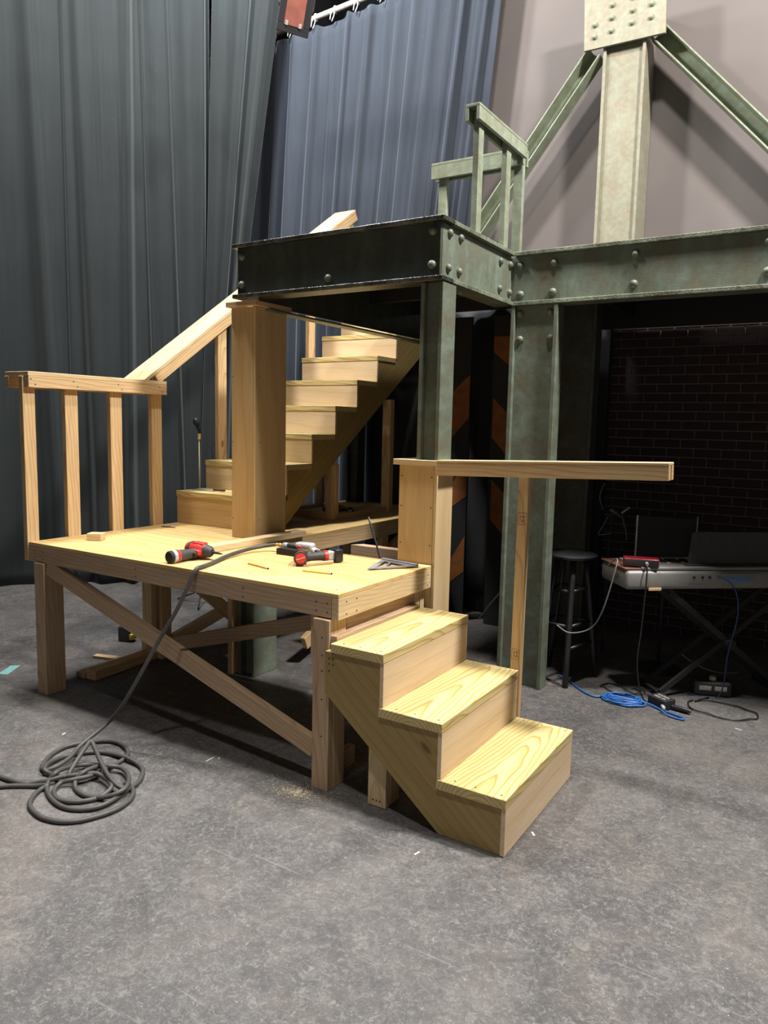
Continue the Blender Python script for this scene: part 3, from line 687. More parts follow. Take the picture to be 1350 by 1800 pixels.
# ------------------------------------------------------------------ lower stairs
ls = thing('lower_staircase', 'three-step wooden staircase descending from platform to the floor', 'staircase', (.42, .34, 0))
S0, S1 = -.0569, .741
TX = [.8245, .5453, .2685, .0004]; TZ = [.2327, .4654, .6951]; RX_ = [.8233, .544, .267]
for i in range(3):
    box('tread', (RX_[i+1]-.018 if i < 2 else .002), TX[i], S0, S1, TZ[i]-.040, TZ[i], 'treated', ls, 'y', .002)
    box('riser', RX_[i]-.018, RX_[i], S0+.006, S1-.004, .002 if i == 0 else TZ[i-1]+.0005, TZ[i]-.0405, 'ply_pale', ls, 'y', .001)
bl_ = box('back_ledger', -.035, .0, S0+.05, S1-.02, .675, .712, 'pine_dull', ls, 'y')
def stringer_x(y0):
    P = [(.804, .002), (.804, .1915), (.525, .1915), (.525, .424), (.248, .424), (.248, .654), (-.033, .654), (-.033, .47), (.539, .002)]
    th = math.atan2(-.2325, .277); o = Vector((0, y0, .3)); xd = Vector((math.cos(th), 0, math.sin(th))); zd = Vector((-math.sin(th), 0, math.cos(th)))
    pts = [((x*math.cos(th)+(z-.3)*math.sin(th)), (-x*math.sin(th)+(z-.3)*math.cos(th))) for x, z in P]
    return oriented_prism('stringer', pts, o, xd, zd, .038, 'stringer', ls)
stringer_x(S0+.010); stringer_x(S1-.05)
box('support_leg', .172, .262, -.005, .033, .002, .31, 'pine_pale', ls, 'z'); box('support_leg', .224, .262, .0335, .11, .002, .26, 'pine', ls, 'z')

# right handrail over the lower stairs
hr = thing('stair_handrail', 'level wooden handrail on one post beside the lower stairs', 'railing', (.55, .76, 0))
ra, rb = Vector((.075, .7525, 1.458)), Vector((1.178, .7525, 1.496))
dx = (rb-ra).normalized(); rn = Vector((-dx.z, 0, dx.x))
board('top_board', ra-rn*.006+Vector((0, .0115, 0)), rb-rn*.006+Vector((0, .0115, 0)), .100, .012, 'pine_pale', hr, rn)
for yy in (-.0195, .0425): board('side_board', ra-rn*.0445+Vector((0, yy, 0)), rb-rn*.0445+Vector((0, yy, 0)), .036, .064, 'pine', hr, rn)
box('filler', 1.10, 1.172, .752, .775, 1.425, 1.478, 'pine_pale', hr, 'x')
board('post', (.522, .764, .03), (.527, .764, 1.455), .050, .037, 'pine', hr, (0, 1, 0))

# ------------------------------------------------------------------ things on the platform
bd = board('loose_board', (-1.185, .27, H+.019), (-1.160, 1.21, H+.019), .080, .036, 'pine_pale'); tag(bd, 'pale two-by-four lying on deck against foot of tall pillar', 'board')
wbk = board('wood_block', (-2.03, .262, H+.022), (-1.955, .305, H+.022), .07, .043, 'pine_pale'); tag(wbk, 'small pine offcut block near left railing on deck', 'wood block')
def pencil(name, label, a, b, mat):
    a, b = Vector(a), Vector(b); d = (b-a).normalized(); L = (b-a).length
    t = thing(name, label, 'pencil', a-Vector((0, 0, .004)), 'pencils on the platform deck')
    lathe('shaft', [(.012, .0042), (L-.018, .0042)], a, d, mat, t, 6, False)
    lathe('tip', [(0, .0006), (.012, .0042)], a, d, 'pine_pale', t, 8); lathe('ferrule', [(L-.018, .0044), (L-.006, .0044)], a, d, 'silver', t, 8); lathe('eraser', [(L-.006, .004), (L, .0035)], a, d, 'black', t, 8)
pencil('pencil', 'orange pencil lying on deck near the front edge', (-.777, .279, H+.0045), (-.594, .232, H+.0045), 'pencil_orange')
pencil('pencil', 'yellow pencil lying on deck nearest the stairs', (-.439, .299, H+.0045), (-.271, .326, H+.0045), 'pencil_yellow')
# speed square
sq = thing('speed_square', 'grey metal speed square lying on deck by right corner', 'square', (-.17, .66, H))
SA, SB, SCn = Vector((-.264, .772, 0)), Vector((-.027, .738, 0)), Vector((-.19, .515, 0))
def inset(a, b, c, k): g = (a+b+c)/3; return [p+(g-p)*k for p in (a, b, c)]
bm = bmesh.new(); o_ = [SA, SB, SCn]; i_ = inset(SA, SB, SCn, .36); z0, z1 = H+.006, H+.011
vo = [[bm.verts.new((p.x, p.y, z)) for p in L_] for z in (z0, z1) for L_ in (o_, i_)]
for k in range(3):
    j = (k+1) % 3
    bm.faces.new((vo[2][k], vo[2][j], vo[3][j], vo[3][k])); bm.faces.new((vo[0][j], vo[0][k], vo[1][k], vo[1][j]))
    bm.faces.new((vo[0][k], vo[0][j], vo[2][j], vo[2][k])); bm.faces.new((vo[1][j], vo[1][k], vo[3][k], vo[3][j]))
bmesh.ops.recalc_face_normals(bm, faces=bm.faces); q = new_obj('triangle_plate', bm_mesh(bm, 'triangle_plate'), 'cast', None); attach(q, sq)
board('fence', SA+Vector((0, 0, H+.010)), SB+Vector((0, 0, H+.010)), .016, .020, 'cast', sq, (0, 0, 1))
board('scale_bar', i_[0].lerp(i_[1], .25)+Vector((0, 0, H+.0085)), i_[2].lerp(i_[1], .25)+Vector((0, 0, H+.0085)), .012, .004, 'cast', sq, (0, 0, 1))

def rbox(name, c, xd, upv, size, mat, par, bev=.004):
    x = Vector(xd).normalized(); z = Vector(upv); z = (z-x*z.dot(x)).normalized(); y = z.cross(x)
    bm = bmesh.new(); r = bmesh.ops.create_cube(bm, size=1)
    for v in bm.verts: v.co = Vector((v.co.x*size[0], v.co.y*size[1], v.co.z*size[2]))
    bmesh.ops.bevel(bm, geom=list(bm.edges), offset=min(bev, min(size)*.45), segments=3, affect='EDGES', profile=.5)
    o = new_obj(name, bm_mesh(bm, name, True), mat, par, c); o.rotation_euler = Matrix((x, y, z)).transposed().to_euler(); return o
# compact drill-driver, lying on its side near the front edge
DZ = H+.033
d1 = thing('drill_driver', 'small red and black drill driver at front edge of deck', 'power tool', (-1.07, .2, H))
hA, hB = Vector((-1.085, .030, DZ)), Vector((-1.075, .215, DZ)); hd = (hB-hA).normalized()
lathe('battery', [(0, .028), (.005, .032), (.042, .033), (.046, .031)], hA, hd, 'black', d1, 18)
lathe('label_band', [(.018, .0336), (.040, .0336)], hA, hd, 'silver', d1, 18)
lathe('red_collar', [(.044, .0335), (.060, .033)], hA, hd, 'red', d1, 18)
lathe('grip', [(.058, .031), (.09, .030), (.13, .027), (.165, .028), (.19, .03)], hA, hd, 'grip', d1, 18)
nd = Vector((1, .08, -.04)).normalized(); hc = hB+Vector((.0, .022, .012))
lathe('head', [(-.085, .022), (-.078, .034), (-.04, .042), (.015, .042), (.04, .036)], hc, nd, 'red', d1, 20)
lathe('vent_ring', [(-.060, .0405), (-.050, .0430), (-.044, .0430)], hc, nd, 'grip', d1, 20)
lathe('nose', [(.04, .036), (.07, .030), (.085, .018)], hc, nd, 'grip', d1, 18); lathe('bit', [(.085, .008), (.13, .006), (.15, .003)], hc, nd, 'black', d1, 8)
rbox('trigger', hB-hd*.035+nd*.030, nd, hd, (.022, .022, .040), 'black', d1); rbox('trigger_guard', hB-hd*.015+nd*.024+Vector((0, 0, .008)), nd, hd, (.045, .030, .045), 'red', d1, .01)
rbox('top_panel', hc+Vector((0, 0, .034)), nd, (0, 0, 1), (.075, .045, .018), 'red', d1, .006)
# impact driver facing the camera
d2 = thing('impact_driver', 'red and black impact driver with block battery near deck centre', 'power tool', (-.5, .5, H))
gA, gB = Vector((-.545, .425, H+.0375)), Vector((-.455, .615, H+.0375)); gd = (gB-gA).normalized()
hx = Vector((0.619, -0.785, .10)).normalized()
lathe('motor_head', [(-.10, .022), (-.07, .030), (.0, .034), (.035, .034), (.045, .030)], gA, hx, 'red', d2, 20)
lathe('nose', [(-.13, .012), (-.10, .022)], gA, hx, 'grip', d2, 16)
lathe('rear_ring', [(.036, .0365), (.048, .034)], gA, hx, 'grip', d2, 20); lathe('rear_cap', [(.045, .027), (.0505, .026), (.052, .018)], gA, hx, 'red', d2, 20)
tm = new_obj('logo_print', text_mesh('Milwaukee', .0105, .0003), 'white', d2, gA+hx*.0535)
xr_ = Vector((-hx.y, hx.x, 0)).normalized(); xr_ = (xr_*.93+Vector((0, 0, .36))).normalized(); tm.rotation_euler = Matrix((xr_, hx.cross(xr_), hx)).transposed().to_euler()
lathe('grip', [(.03, .025), (.06, .022), (.10, .023), (.135, .026)], gA, gd, 'grip', d2, 16)
lathe('red_collar', [(.132, .0285), (.152, .029)], gA, gd, 'red', d2, 16)
rbox('battery_neck', gA+gd*.172, gd, (0, 0, 1), (.045, .05, .045), 'silver', d2); rbox('battery', gA+gd*.208, gd, (0, 0, 1), (.045, .085, .068), 'black_satin', d2, .006)
rbox('trigger', gA+gd*.055-hx*.028, hx, (0, 0, 1), (.02, .03, .02), 'red', d2)
of = board('wood_sliver', gA+gd*.03+hx*.05-Vector((0, 0, .030)), gA+gd*.19+hx*.05-Vector((0, 0, .030)), .014, .010, 'pine_pale'); tag(of, 'thin pale wood sliver beside the impact driver', 'offcut')
# pneumatic nailer with its brass coupling
ng = thing('nail_gun', 'silver and black pneumatic nailer joined to the air hose', 'nail gun', (-.75, .68, H))
n0, n1 = Vector((-.905, .655, H+.040)), Vector((-.60, .66, H+.035))
nx = (n1-n0).normalized()
lathe('coupling', [(0, .006), (.008, .011), (.016, .008), (.024, .012), (.036, .012), (.040, .009), (.05, .013)], n0, nx, 'brass', ng, 12)
lathe('cap', [(.050, .014), (.06, .020), (.085, .021), (.095, .016)], n0, nx, 'cast', ng, 14)
rbox('handle', n0+nx*.13+Vector((0, 0, .004)), nx, (0, 0, 1), (.09, .034, .034), 'grip', ng, .012)
rbox('body', n0+nx*.20+Vector((0, .01, .012)), nx+Vector((0, 0, .05)), (0, 0, 1), (.12, .055, .045), 'silver', ng, .018)
rbox('body_shoulder', n0+nx*.245+Vector((0, .01, .0)), nx+Vector((0, 0, -.35)), (0, 0, 1), (.10, .045, .035), 'silver', ng, .014)
rbox('nose', n0+nx*.315+Vector((0, 0, -.012)), nx+Vector((0, 0, -.25)), (0, 0, 1), (.08, .022, .018), 'black_satin', ng, .004)
rbox('magazine', n0+nx*.17+Vector((.0, -.055, -.018)), nx, (0, 0, 1), (.19, .024, .036), 'black', ng, .004)
rbox('magazine_foot', n0+nx*.07+Vector((0, -.055, -.022)), nx, (0, 0, 1), (.022, .028, .036), 'black', ng, .004)
rbox('trigger', n0+nx*.19+Vector((0, -.03, .012)), nx, (0, 0, 1), (.03, .012, .014), 'red', ng, .004)
# tool on the first upper tread
pk = thing('putty_knife', 'grey scraper lying on the bottom tread of upper stairs', 'scraper', (-2.08, 1.27, sz(1)))
prism('blade', [(-2.20, 1.255), (-2.16, 1.31), (-1.98, 1.28), (-1.99, 1.245)], 'z', sz(1)+.001, sz(1)+.004, 'cast', pk)
board('handle', (-2.01, 1.285, sz(1)+.012), (-1.90, 1.275, sz(1)+.012), .022, .014, 'brownwood', pk)
scr = thing('drill_bit', 'small drill bit lying on deck by the last railing post', 'drill bit', (-2.1, .93, H))
tube('shank', [(-2.12, .90, H+.005), (-2.06, .925, H+.005)], .004, 'black', scr, 6, 1); tube('tip', [(-2.06, .925, H+.005), (-2.03, .938, H+.005)], .0055, 'cast', scr, 6, 1)
# saw line scribes: thin string of chalk line is left to the material

# ------------------------------------------------------------------ air hose: platform, drop, coil on floor
HR = .0105
hang = [(-.905, .655, H+.040), (-.96, .60, H+.030), (-.985, .50, H+.022), (-.955, .32, H+.016), (-.885, .13, H+.0115), (-.853, .03, H+.0125), (-.848, -.008, H+.008), (-.858, -.03, .865), (-.91, -.075, .713), (-.991, -.12, .552), (-1.059, -.17, .393), (-1.15, -.22, .213), (-1.235, -.245, .11)]
hang += [(-1.249, -0.386, 0.045), (-1.207, -0.477, 0.028), (-1.186, -0.555, 0.022), (-1.202, -0.601, 0.014), (-1.234, -0.606, 0.012), (-1.274, -0.575, 0.011), (-1.327, -0.505, 0.011), (-1.356, -0.414, 0.011), (-1.336, -0.336, 0.011), (-1.292, -0.280, 0.011), (-1.234, -0.233, 0.011), (-1.151, -0.226, 0.011), (-1.067, -0.259, 0.011), (-1.018, -0.313, 0.011), (-0.999, -0.392, 0.011), (-0.978, -0.474, 0.020), (-0.968, -0.557, 0.030), (-0.997, -0.615, 0.030), (-1.031, -0.651, 0.020), (-1.009, -0.699, 0.011), (-0.946, -0.731, 0.011), (-0.885, -0.727, 0.011), (-0.832, -0.691, 0.011), (-0.801, -0.638, 0.011), (-0.796, -0.586, 0.020), (-0.815, -0.551, 0.030), (-0.900, -0.522, 0.030), (-0.962, -0.527, 0.034), (-1.007, -0.574, 0.034), (-1.056, -0.617, 0.030), (-1.095, -0.672, 0.022), (-1.146, -0.708, 0.011), (-1.183, -0.736, 0.011), (-1.246, -0.749, 0.011), (-1.326, -0.757, 0.011), (-1.464, -0.774, 0.011)]
loopB = [(-1.046, -0.613, 0.030), (-1.094, -0.624, 0.022), (-1.164, -0.618, 0.016), (-1.197, -0.620, 0.026), (-1.243, -0.567, 0.022), (-1.269, -0.475, 0.011), (-1.241, -0.417, 0.011), (-1.191, -0.356, 0.011), (-1.118, -0.324, 0.011), (-0.992, -0.322, 0.020), (-0.899, -0.329, 0.011), (-0.833, -0.365, 0.011), (-0.774, -0.440, 0.011), (-0.753, -0.517, 0.011), (-0.724, -0.619, 0.016), (-0.733, -0.689, 0.014), (-0.782, -0.738, 0.011), (-0.849, -0.762, 0.011), (-0.937, -0.753, 0.011), (-1.034, -0.716, 0.011), (-1.092, -0.668, 0.020), (-1.086, -0.640, 0.045), (-1.103, -0.584, 0.040), (-1.109, -0.512, 0.026), (-1.074, -0.467, 0.020), (-0.981, -0.442, 0.030), (-0.924, -0.414, 0.026), (-0.830, -0.449, 0.030), (-0.740, -0.529, 0.040), (-0.729, -0.582, 0.034), (-0.766, -0.620, 0.020), (-0.823, -0.643, 0.011), (-0.889, -0.649, 0.011), (-0.960, -0.629, 0.011), (-0.992, -0.601, 0.026), (-0.987, -0.566, 0.048), (-0.994, -0.503, 0.045), (-0.995, -0.467, 0.034), (-0.971, -0.456, 0.020)]
loopC = [(-0.805, -0.486, 0.016), (-0.737, -0.500, 0.011), (-0.677, -0.564, 0.011), (-0.657, -0.650, 0.011), (-0.676, -0.733, 0.011), (-0.711, -0.799, 0.011), (-0.769, -0.843, 0.011), (-0.851, -0.861, 0.011), (-0.933, -0.849, 0.011), (-0.992, -0.824, 0.011), (-1.041, -0.774, 0.011), (-1.066, -0.726, 0.011), (-1.061, -0.696, 0.020), (-1.122, -0.724, 0.011), (-1.200, -0.777, 0.011), (-1.265, -0.839, 0.011)]
loopE = [(-1.054, -0.597, 0.030), (-1.094, -0.521, 0.060), (-1.132, -0.446, 0.085), (-1.148, -0.407, 0.095), (-1.102, -0.421, 0.080), (-0.976, -0.480, 0.060), (-0.850, -0.531, 0.045), (-0.775, -0.542, 0.030), (-0.762, -0.521, 0.020)]
ho = tube('air_hose', [hang, loopB, loopC, loopE], HR, 'rubber', None, 10, 6, True, True)
tag(ho, 'dark rubber air hose dropping off the deck into a coil on floor', 'hose')

# ------------------------------------------------------------------ things on the floor, left and under the platform
f1 = thing('timber_offcuts', 'pair of joined timber offcuts on floor behind the front left leg', 'board', (-2.12, .5, 0))
board('lower_strip', (-2.185, .285, .019), (-2.215, .80, .019), .075, .038, 'pine_pale', f1); board('upper_strip', (-2.10, .30, .030), (-2.14, .82, .030), .085, .060, 'pine', f1)
box('end_block', -2.26, -2.05, .83, .868, .001, .12, 'pine_pale', f1, 'x')
ob = board('wood_offcut', (-2.46, .60, .010), (-2.26, .66, .010), .05, .018, 'pine_pale'); tag(ob, 'thin pale offcut crossing behind the floor timbers', 'offcut')
bt = thing('tool_battery', 'black and yellow tool battery standing on floor behind the brace', 'battery', (-2.6, .98, 0))
rbox('case', (-2.60, .98, .055), (1, .3, 0), (0, 0, 1), (.10, .075, .11), 'black_satin', bt, .01); rbox('yellow_band', (-2.545, .99, .04), (1, .3, 0), (0, 0, 1), (.03, .06, .045), 'yellow', bt, .006)
tp = prism('floor_tape', [(-2.66, .03), (-2.60, .06), (-2.70, .21), (-2.745, .17)], 'z', .0004, .0016, 'tape'); tag(tp, 'torn aqua tape mark on floor at left edge', 'tape')
# mic stand by the curtain
ms = thing('microphone_stand', 'slim microphone stand with black mic before the black curtain', 'mic stand', (-3, 2.1, 0))
tube('pole', [(-3, 2.12, .05), (-3, 2.105, 1.48)], .007, 'pole_tan', ms, 8, 1); [tube('tripod_leg', [(-3, 2.12, .12), (-3+.26*math.cos(q_), 2.12+.26*math.sin(q_), .012)], .007, 'black', ms, 6, 1) for q_ in (1.2, 3.3, 5.4)]
lathe('clip', [(0, .014), (.05, .016)], (-3, 2.105, 1.46), (0, 0, 1), 'brass', ms, 10)
lathe('microphone', [(0, .012), (.08, .018), (.09, .027), (.115, .029), (.14, .020), (.15, .004)], (-3, 2.12, 1.51), (0, -.4, .9), 'black_satin', ms, 16)
tube('mic_cable', [(-3, 2.13, 1.51), (-2.93, 2.2, 1.3), (-2.98, 2.1, .95), (-3.1, 2.05, .7), (-3.25, 1.95, .35), (-3.35, 1.85, .02)], .004, 'black_satin', ms, 6, 6)
# debris: wood shavings and paint chips on the floor
cm = bmesh.new(); bm_box(cm, .03, .006, .002); CH = bm_mesh(cm, 'wood_chip')
spots = [(-0.689, -0.083, 0.05), (-0.662, -0.049, 0.02), (1.416, 1.827, 0.035), (0.651, 0.291, 0.02), (-1.518, -0.297, 0.03), (0.857, 0.17, 0.03), (0.535, -0.213, 0.03)]
for i, (x, y, s) in enumerate(spots):
    o = new_obj('wood_chip', CH, 'paper', None, (x, y, .0015)); o.rotation_euler = (0, 0, random.uniform(0, 3)); o.scale = (s/.03, 1.4, 1)
    tag(o, ['long pale sliver on floor below the front brace', 'short pale sliver on floor below the front brace', 'white chip on dark floor right of the stairs', 'tiny chip on floor at the bottom step', 'pale chip on floor above the hose coil', 'white chip on floor right of bottom step', 'pale fleck on floor before the stringer'][i], 'wood chip', 'chips on the floor')
# fine sawdust heap at the front right leg (nobody could count it)
sd_ = bmesh.new()
for i in range(700):
    a = random.uniform(0, 6.28); rr_ = abs(random.gauss(0, .09)); x, y = -.14+rr_*math.cos(a)*1.3, -.10+rr_*math.sin(a)*.7
    bm_box(sd_, random.uniform(.002, .007), random.uniform(.001, .003), .0012, (x, y, .0008+random.uniform(0, .002)))
so = new_obj('sawdust', bm_mesh(sd_, 'sawdust'), 'dust'); so['kind'] = 'stuff'; tag(so, 'scatter of fine sawdust on floor by the front right leg', 'sawdust')

# ------------------------------------------------------------------ stool, digital piano and clutter under the balcony
st = thing('bar_stool', 'black wooden bar stool beside the wide steel column', 'stool', (.36, 2.1, 0))
lathe('seat', [(0, .12), (.008, .155), (.025, .165), (.036, .15), (.04, .10)], (.345, 2.10, .80), (0, 0, 1), 'black_satin', st, 28)
lg = [(.405, 1.915), (.50, 2.24), (.17, 2.255), (.18, 1.95)]
lt_ = [(.385, 2.02), (.42, 2.165), (.275, 2.175), (.28, 2.03)]
for (a, b_), (c_, e_) in zip(lg, lt_): tube('leg', [(a, b_, .002), (a+(c_-a)*.5, b_+(e_-b_)*.5, .40), (c_, e_, .802)], .019, 'black_satin', st, 10, 2)
for zz, k in ((.38, .47), (.60, .75), (.24, .3)):
    for i in range(4):
        if zz == .24 and i != 0: continue
        j = (i+1) % 4; A = [lg[i][q_]+(lt_[i][q_]-lg[i][q_])*k for q_ in (0, 1)]; B = [lg[j][q_]+(lt_[j][q_]-lg[j][q_])*k for q_ in (0, 1)]
        tube('rung', [(*A, zz), (*B, zz)], .0105, 'black_satin', st, 8, 1)
KA = Vector((.762, 1.842, 0)); kd = Vector((.77, .64, 0)).normalized()
kn = Vector((-kd.y, kd.x, 0)); KZ = .69
def kp(a, b, z): return KA+kd*a+kn*b+Vector((0, 0, z))
kb = thing('digital_piano', 'silver digital piano on stand seen from behind under the balcony', 'digital piano', kp(.6, .15, 0))
KL, KD, KH = 1.30, .36, .115
def kbox(name, a0, a1, b0, b1, z0, z1, mat, bev=.006, par=kb): return rbox(name, kp((a0+a1)/2, (b0+b1)/2, (z0+z1)/2), kd, (0, 0, 1), (a1-a0, b1-b0, z1-z0), mat, par, bev)
kbox('case', 0, KL, 0, KD, KZ, KZ+KH, 'keyboard', .025)
kbox('wood_end', -.004, .10, .02, KD, KZ+KH+.001, KZ+KH+.012, 'brownwood', .004)
kbox('control_panel', .10, KL, .01, .13, KZ+KH+.0, KZ+KH+.018, 'keyboard', .005)
kbox('port_panel', .40, .82, -.004, .001, KZ+.04, KZ+.098, 'keyboard', .001)
for i, a in enumerate((.42, .475, .52)): lathe('port', [(0, .0085), (.004, .0085)], kp(a, -.0045, KZ+.075), -kn, 'black', kb, 12)
kbox('port_label', .62, .78, -.0055, -.0042, KZ+.050, KZ+.072, 'blue_label', .0005)
kbox('notch', .14, .22, -.004, .002, KZ-.004, KZ+.014, 'pine', .001)
kbox('key_bed', .11, KL, .14, KD-.005, KZ+KH, KZ+KH+.004, 'black', .001)
for i in range(46):
    a = .115+i*.0235
    if a+.0225 > KL: break
    kbox('white_key', a, a+.0225, .16, KD-.006, KZ+KH+.005, KZ+KH+.017, 'white', .001)
    if i % 7 in (0, 1, 3, 4, 5): kbox('black_key', a+.0165, a+.030, .16, .255, KZ+KH+.0175, KZ+KH+.029, 'black_satin', .002)
mr = oriented_prism('music_rest', [(0, 0), (.62, 0), (.62, .20), (.06, .20), (.045, .192)], kp(.42, .075, KZ+KH+.019), kd, Vector((0, 0, 1))+kn*.25, .006, plain('smoked_acrylic', (.075, .072, .067), .35), kb)
kbox('rest_groove', .40, 1.05, .05, .085, KZ+KH+.0185, KZ+KH+.027, 'grip', .003)
ks = thing('keyboard_stand', 'black folding cross stand carrying the silver digital piano', 'stand', kp(.65, .15, 0))
for b_ in (.06, .25):
    s_ = 1 if b_ < .1 else -1
    board('leg', kp(.30, b_+.02, .03), kp(1.10, b_+.02, KZ-.02), .02, .035, 'black', ks, (0, 0, 1)); board('leg', kp(1.10, b_-.02, .03), kp(.30, b_-.02, KZ-.02), .02, .035, 'black', ks, (0, 0, 1))
for a in (.30, 1.10):
    board('foot_bar', kp(a, -.02, .016), kp(a, .34, .016), .03, .03, 'black', ks); board('top_bar', kp(a, 0.02, KZ-.012), kp(a, .29, KZ-.012), .03, .022, 'black', ks)
lathe('pivot', [(0, .03), (.03, .03)], kp(.70, .03, .345), -kn, 'black', ks, 16)
rbx = thing('audio_interface', 'small maroon audio interface box resting on the digital piano', 'audio interface', (.83, 2.05, .80))
ix = (Vector((.915, 2.02, 0))-Vector((.735, 2.03, 0))).normalized(); iy = Vector((-ix.y, ix.x, 0)); iz0 = KZ+KH+.0185
ic = Vector((.82, 2.045, iz0+.024))
ic = kp(.12, .075, iz0+.024); ix = (kd+kn*-.42).normalized(); iy = Vector((-ix.y, ix.x, 0))
rbx.location = ic-Vector((0, 0, .024))
rbox('case', ic, ix, (0, 0, 1), (.20, .10, .047), 'maroon', rbx, .004); rbox('rear_plate', ic-iy*.0495, ix, (0, 0, 1), (.19, .004, .038), 'black_satin', rbx, .001)
lathe('usb_plug', [(0, .009), (.03, .009)], ic+ix*.03-iy*.051, -iy, 'silver', rbx, 10)
u0 = ic+ix*.03-iy*.082
tube('usb_cable', [u0, u0-iy*.02+Vector((0, 0, -.03)), u0-iy*.01+Vector((0, 0, -.15)), u0-ix*.01+Vector((0, 0, -.40)), u0-ix*.02-iy*.0+Vector((0, 0, -.62)), Vector((u0.x+.02, u0.y+.05, .012)), Vector((u0.x+.12, u0.y+.10, .012))], .0045, 'black_satin', rbx, 6, 6)
kc = tube('piano_cable', [kp(.57, -.005, KZ+.078), kp(.60, -.05, KZ+.07), kp(.66, -.06, KZ+.0), kp(.69, -.05, KZ-.15), kp(.68, .0, KZ-.4), kp(.66, .03, .012), kp(.5, .1, .01)], .004, 'navy_cable', None, 6, 6); tag(kc, 'blue cable plugged into back of the digital piano', 'cable')
# black screen with bright edges behind the keys
mo = thing('flat_screen', 'black flat screen with bright metal side edges behind the piano', 'screen', (.82, 2.62, .62))
mx0, mx1 = Vector((.63, 2.60, 0)), Vector((1.0, 2.66, 0)); md_ = (mx1-mx0).normalized()
for a, b_, nm, mt in ((.006, (mx1-mx0).length-.006, 'panel', 'black'),): board(nm, mx0+md_*a+Vector((0, 0, .905)), mx0+md_*b_+Vector((0, 0, .905)), .02, .30, mt, mo)
board('edge_trim', mx0+Vector((0, 0, .755)), mx0+Vector((0, 0, 1.055)), .012, .022, 'silver', mo, (0, 1, 0)); board('edge_trim', mx1+Vector((0, 0, .90)), mx1+Vector((0, 0, 1.07)), .010, .022, 'cast', mo, (0, 1, 0))
tube('pole', [(.815, 2.64, .02), (.815, 2.64, .80)], .014, 'black', mo, 8, 1); lathe('foot', [(0, .15), (.015, .15), (.02, .03)], (.815, 2.64, .002), (0, 0, 1), 'black', mo, 20)
# cables and boxes on the floor
def loop(cx, cy, a, b_, z, ph, n=16, tw=.0, jit=.006): return [(cx+a*math.cos(ph+2*math.pi*i/n)+random.uniform(-jit, jit)+tw*i/n, cy+b_*math.sin(ph+2*math.pi*i/n)+random.uniform(-jit, jit), z+random.uniform(0, .004)) for i in range(n+1)]
P = [(.30, 2.10, .007), (.40, 2.03, .007), (.50, 1.92, .007), (.60, 1.85, .007)]
for k in range(5): P += loop(.775, 1.885, .125-.012*k, .085-.008*k+(.006 if k % 2 else 0), .008+.006*k, 3.3+.1*k, 14)
P += [(.85, 1.90, .02), (.93, 1.90, .012), (1.0, 1.86, .008), (1.08, 1.83, .008), (1.135, 1.80, .008), (1.13, 1.775, .008), (1.06, 1.79, .008), (1.0, 1.83, .02)]
bc = tube('blue_cable', P, .0055, 'blue_cable', None, 6, 4); tag(bc, 'coil of blue cable on the floor in front of the stool', 'cable')
db = thing('direct_box', 'small black direct box with white print among the blue cable', 'direct box', (.985, 1.93, 0))
rbox('case', (.985, 1.935, .03), (.85, -.5, 0), (0, 0, 1), (.13, .09, .058), 'black', db, .004)
for i, (s, dy) in enumerate((('RADIAL', .018), ('PRO DI', -.016))):
    q = new_obj('print', text_mesh(s, .026), 'paper', db, Vector((.985, 1.935, .0595))+Vector((.5, .85, 0))*dy); q.rotation_euler = (0, 0, math.atan2(-.5, .85))
lathe('plug', [(0, .011), (.045, .011), (.06, .006)], (1.0, 1.885, .025), (.35, -.9, .05), 'silver', db, 10); lathe('plug', [(0, .013), (.09, .015), (.11, .008)], (1.05, 1.92, .02), (.95, -.2, 0), 'black_satin', db, 10)
k1 = tube('black_cable', loop(1.30, 2.07, .19, .13, .006, 2.6, 18, 0, .01)+[(1.2, 2.25, .006)], .0045, 'black_satin', None, 6, 4); tag(k1, 'single loop of black cable on floor at right edge', 'cable')
k2 = tube('black_cable', loop(.72, 2.08, .12, .07, .006, 0, 14, 0, .02)+loop(.82, 2.10, .10, .06, .01, 2, 12, 0, .02), .004, 'black', None, 6, 4); tag(k2, 'tangle of thin black cable behind the blue coil', 'cable')
k3 = tube('grey_cable', [kp(-.03, .2, .80), kp(-.02, .1, .86), kp(-.05, .05, .80), kp(-.10, .08, .55), kp(-.14, .15, .42), kp(-.25, .2, .38), kp(-.32, .24, .42)], .0045, 'pale_cable', None, 6, 6); tag(k3, 'pale grey cable drooping off the left end of piano', 'cable')
k4 = tube('grey_cable', [kp(.52, .28, .22), kp(.60, .2, .16), kp(.72, .16, .12), kp(.9, .2, .10)], .004, 'pale_cable', None, 6, 6); tag(k4, 'pale grey cable hanging low behind the stand at right', 'cable')
pb = thing('power_supply_box', 'dark grey power box with pale labels on floor under the piano', 'power box', (1.19, 2.34, 0))
rbox('case', (1.19, 2.36, .045), (.8, .3, 0), (0, 0, 1), (.22, .14, .085), 'grip', pb, .012)
for a in (-.045, .045): rbox('label', Vector((1.19, 2.36, .052))+Vector((.936, .351, 0))*a+Vector((.351, -.936, 0))*.0705, (.8, .3, 0), (0, 0, 1), (.07, .002, .028), 'paper', pb, .0006)
lathe('knob', [(0, .022), (.02, .020), (.024, .012)], (1.20, 2.36, .088), (0, 0, 1), 'paper', pb, 14)
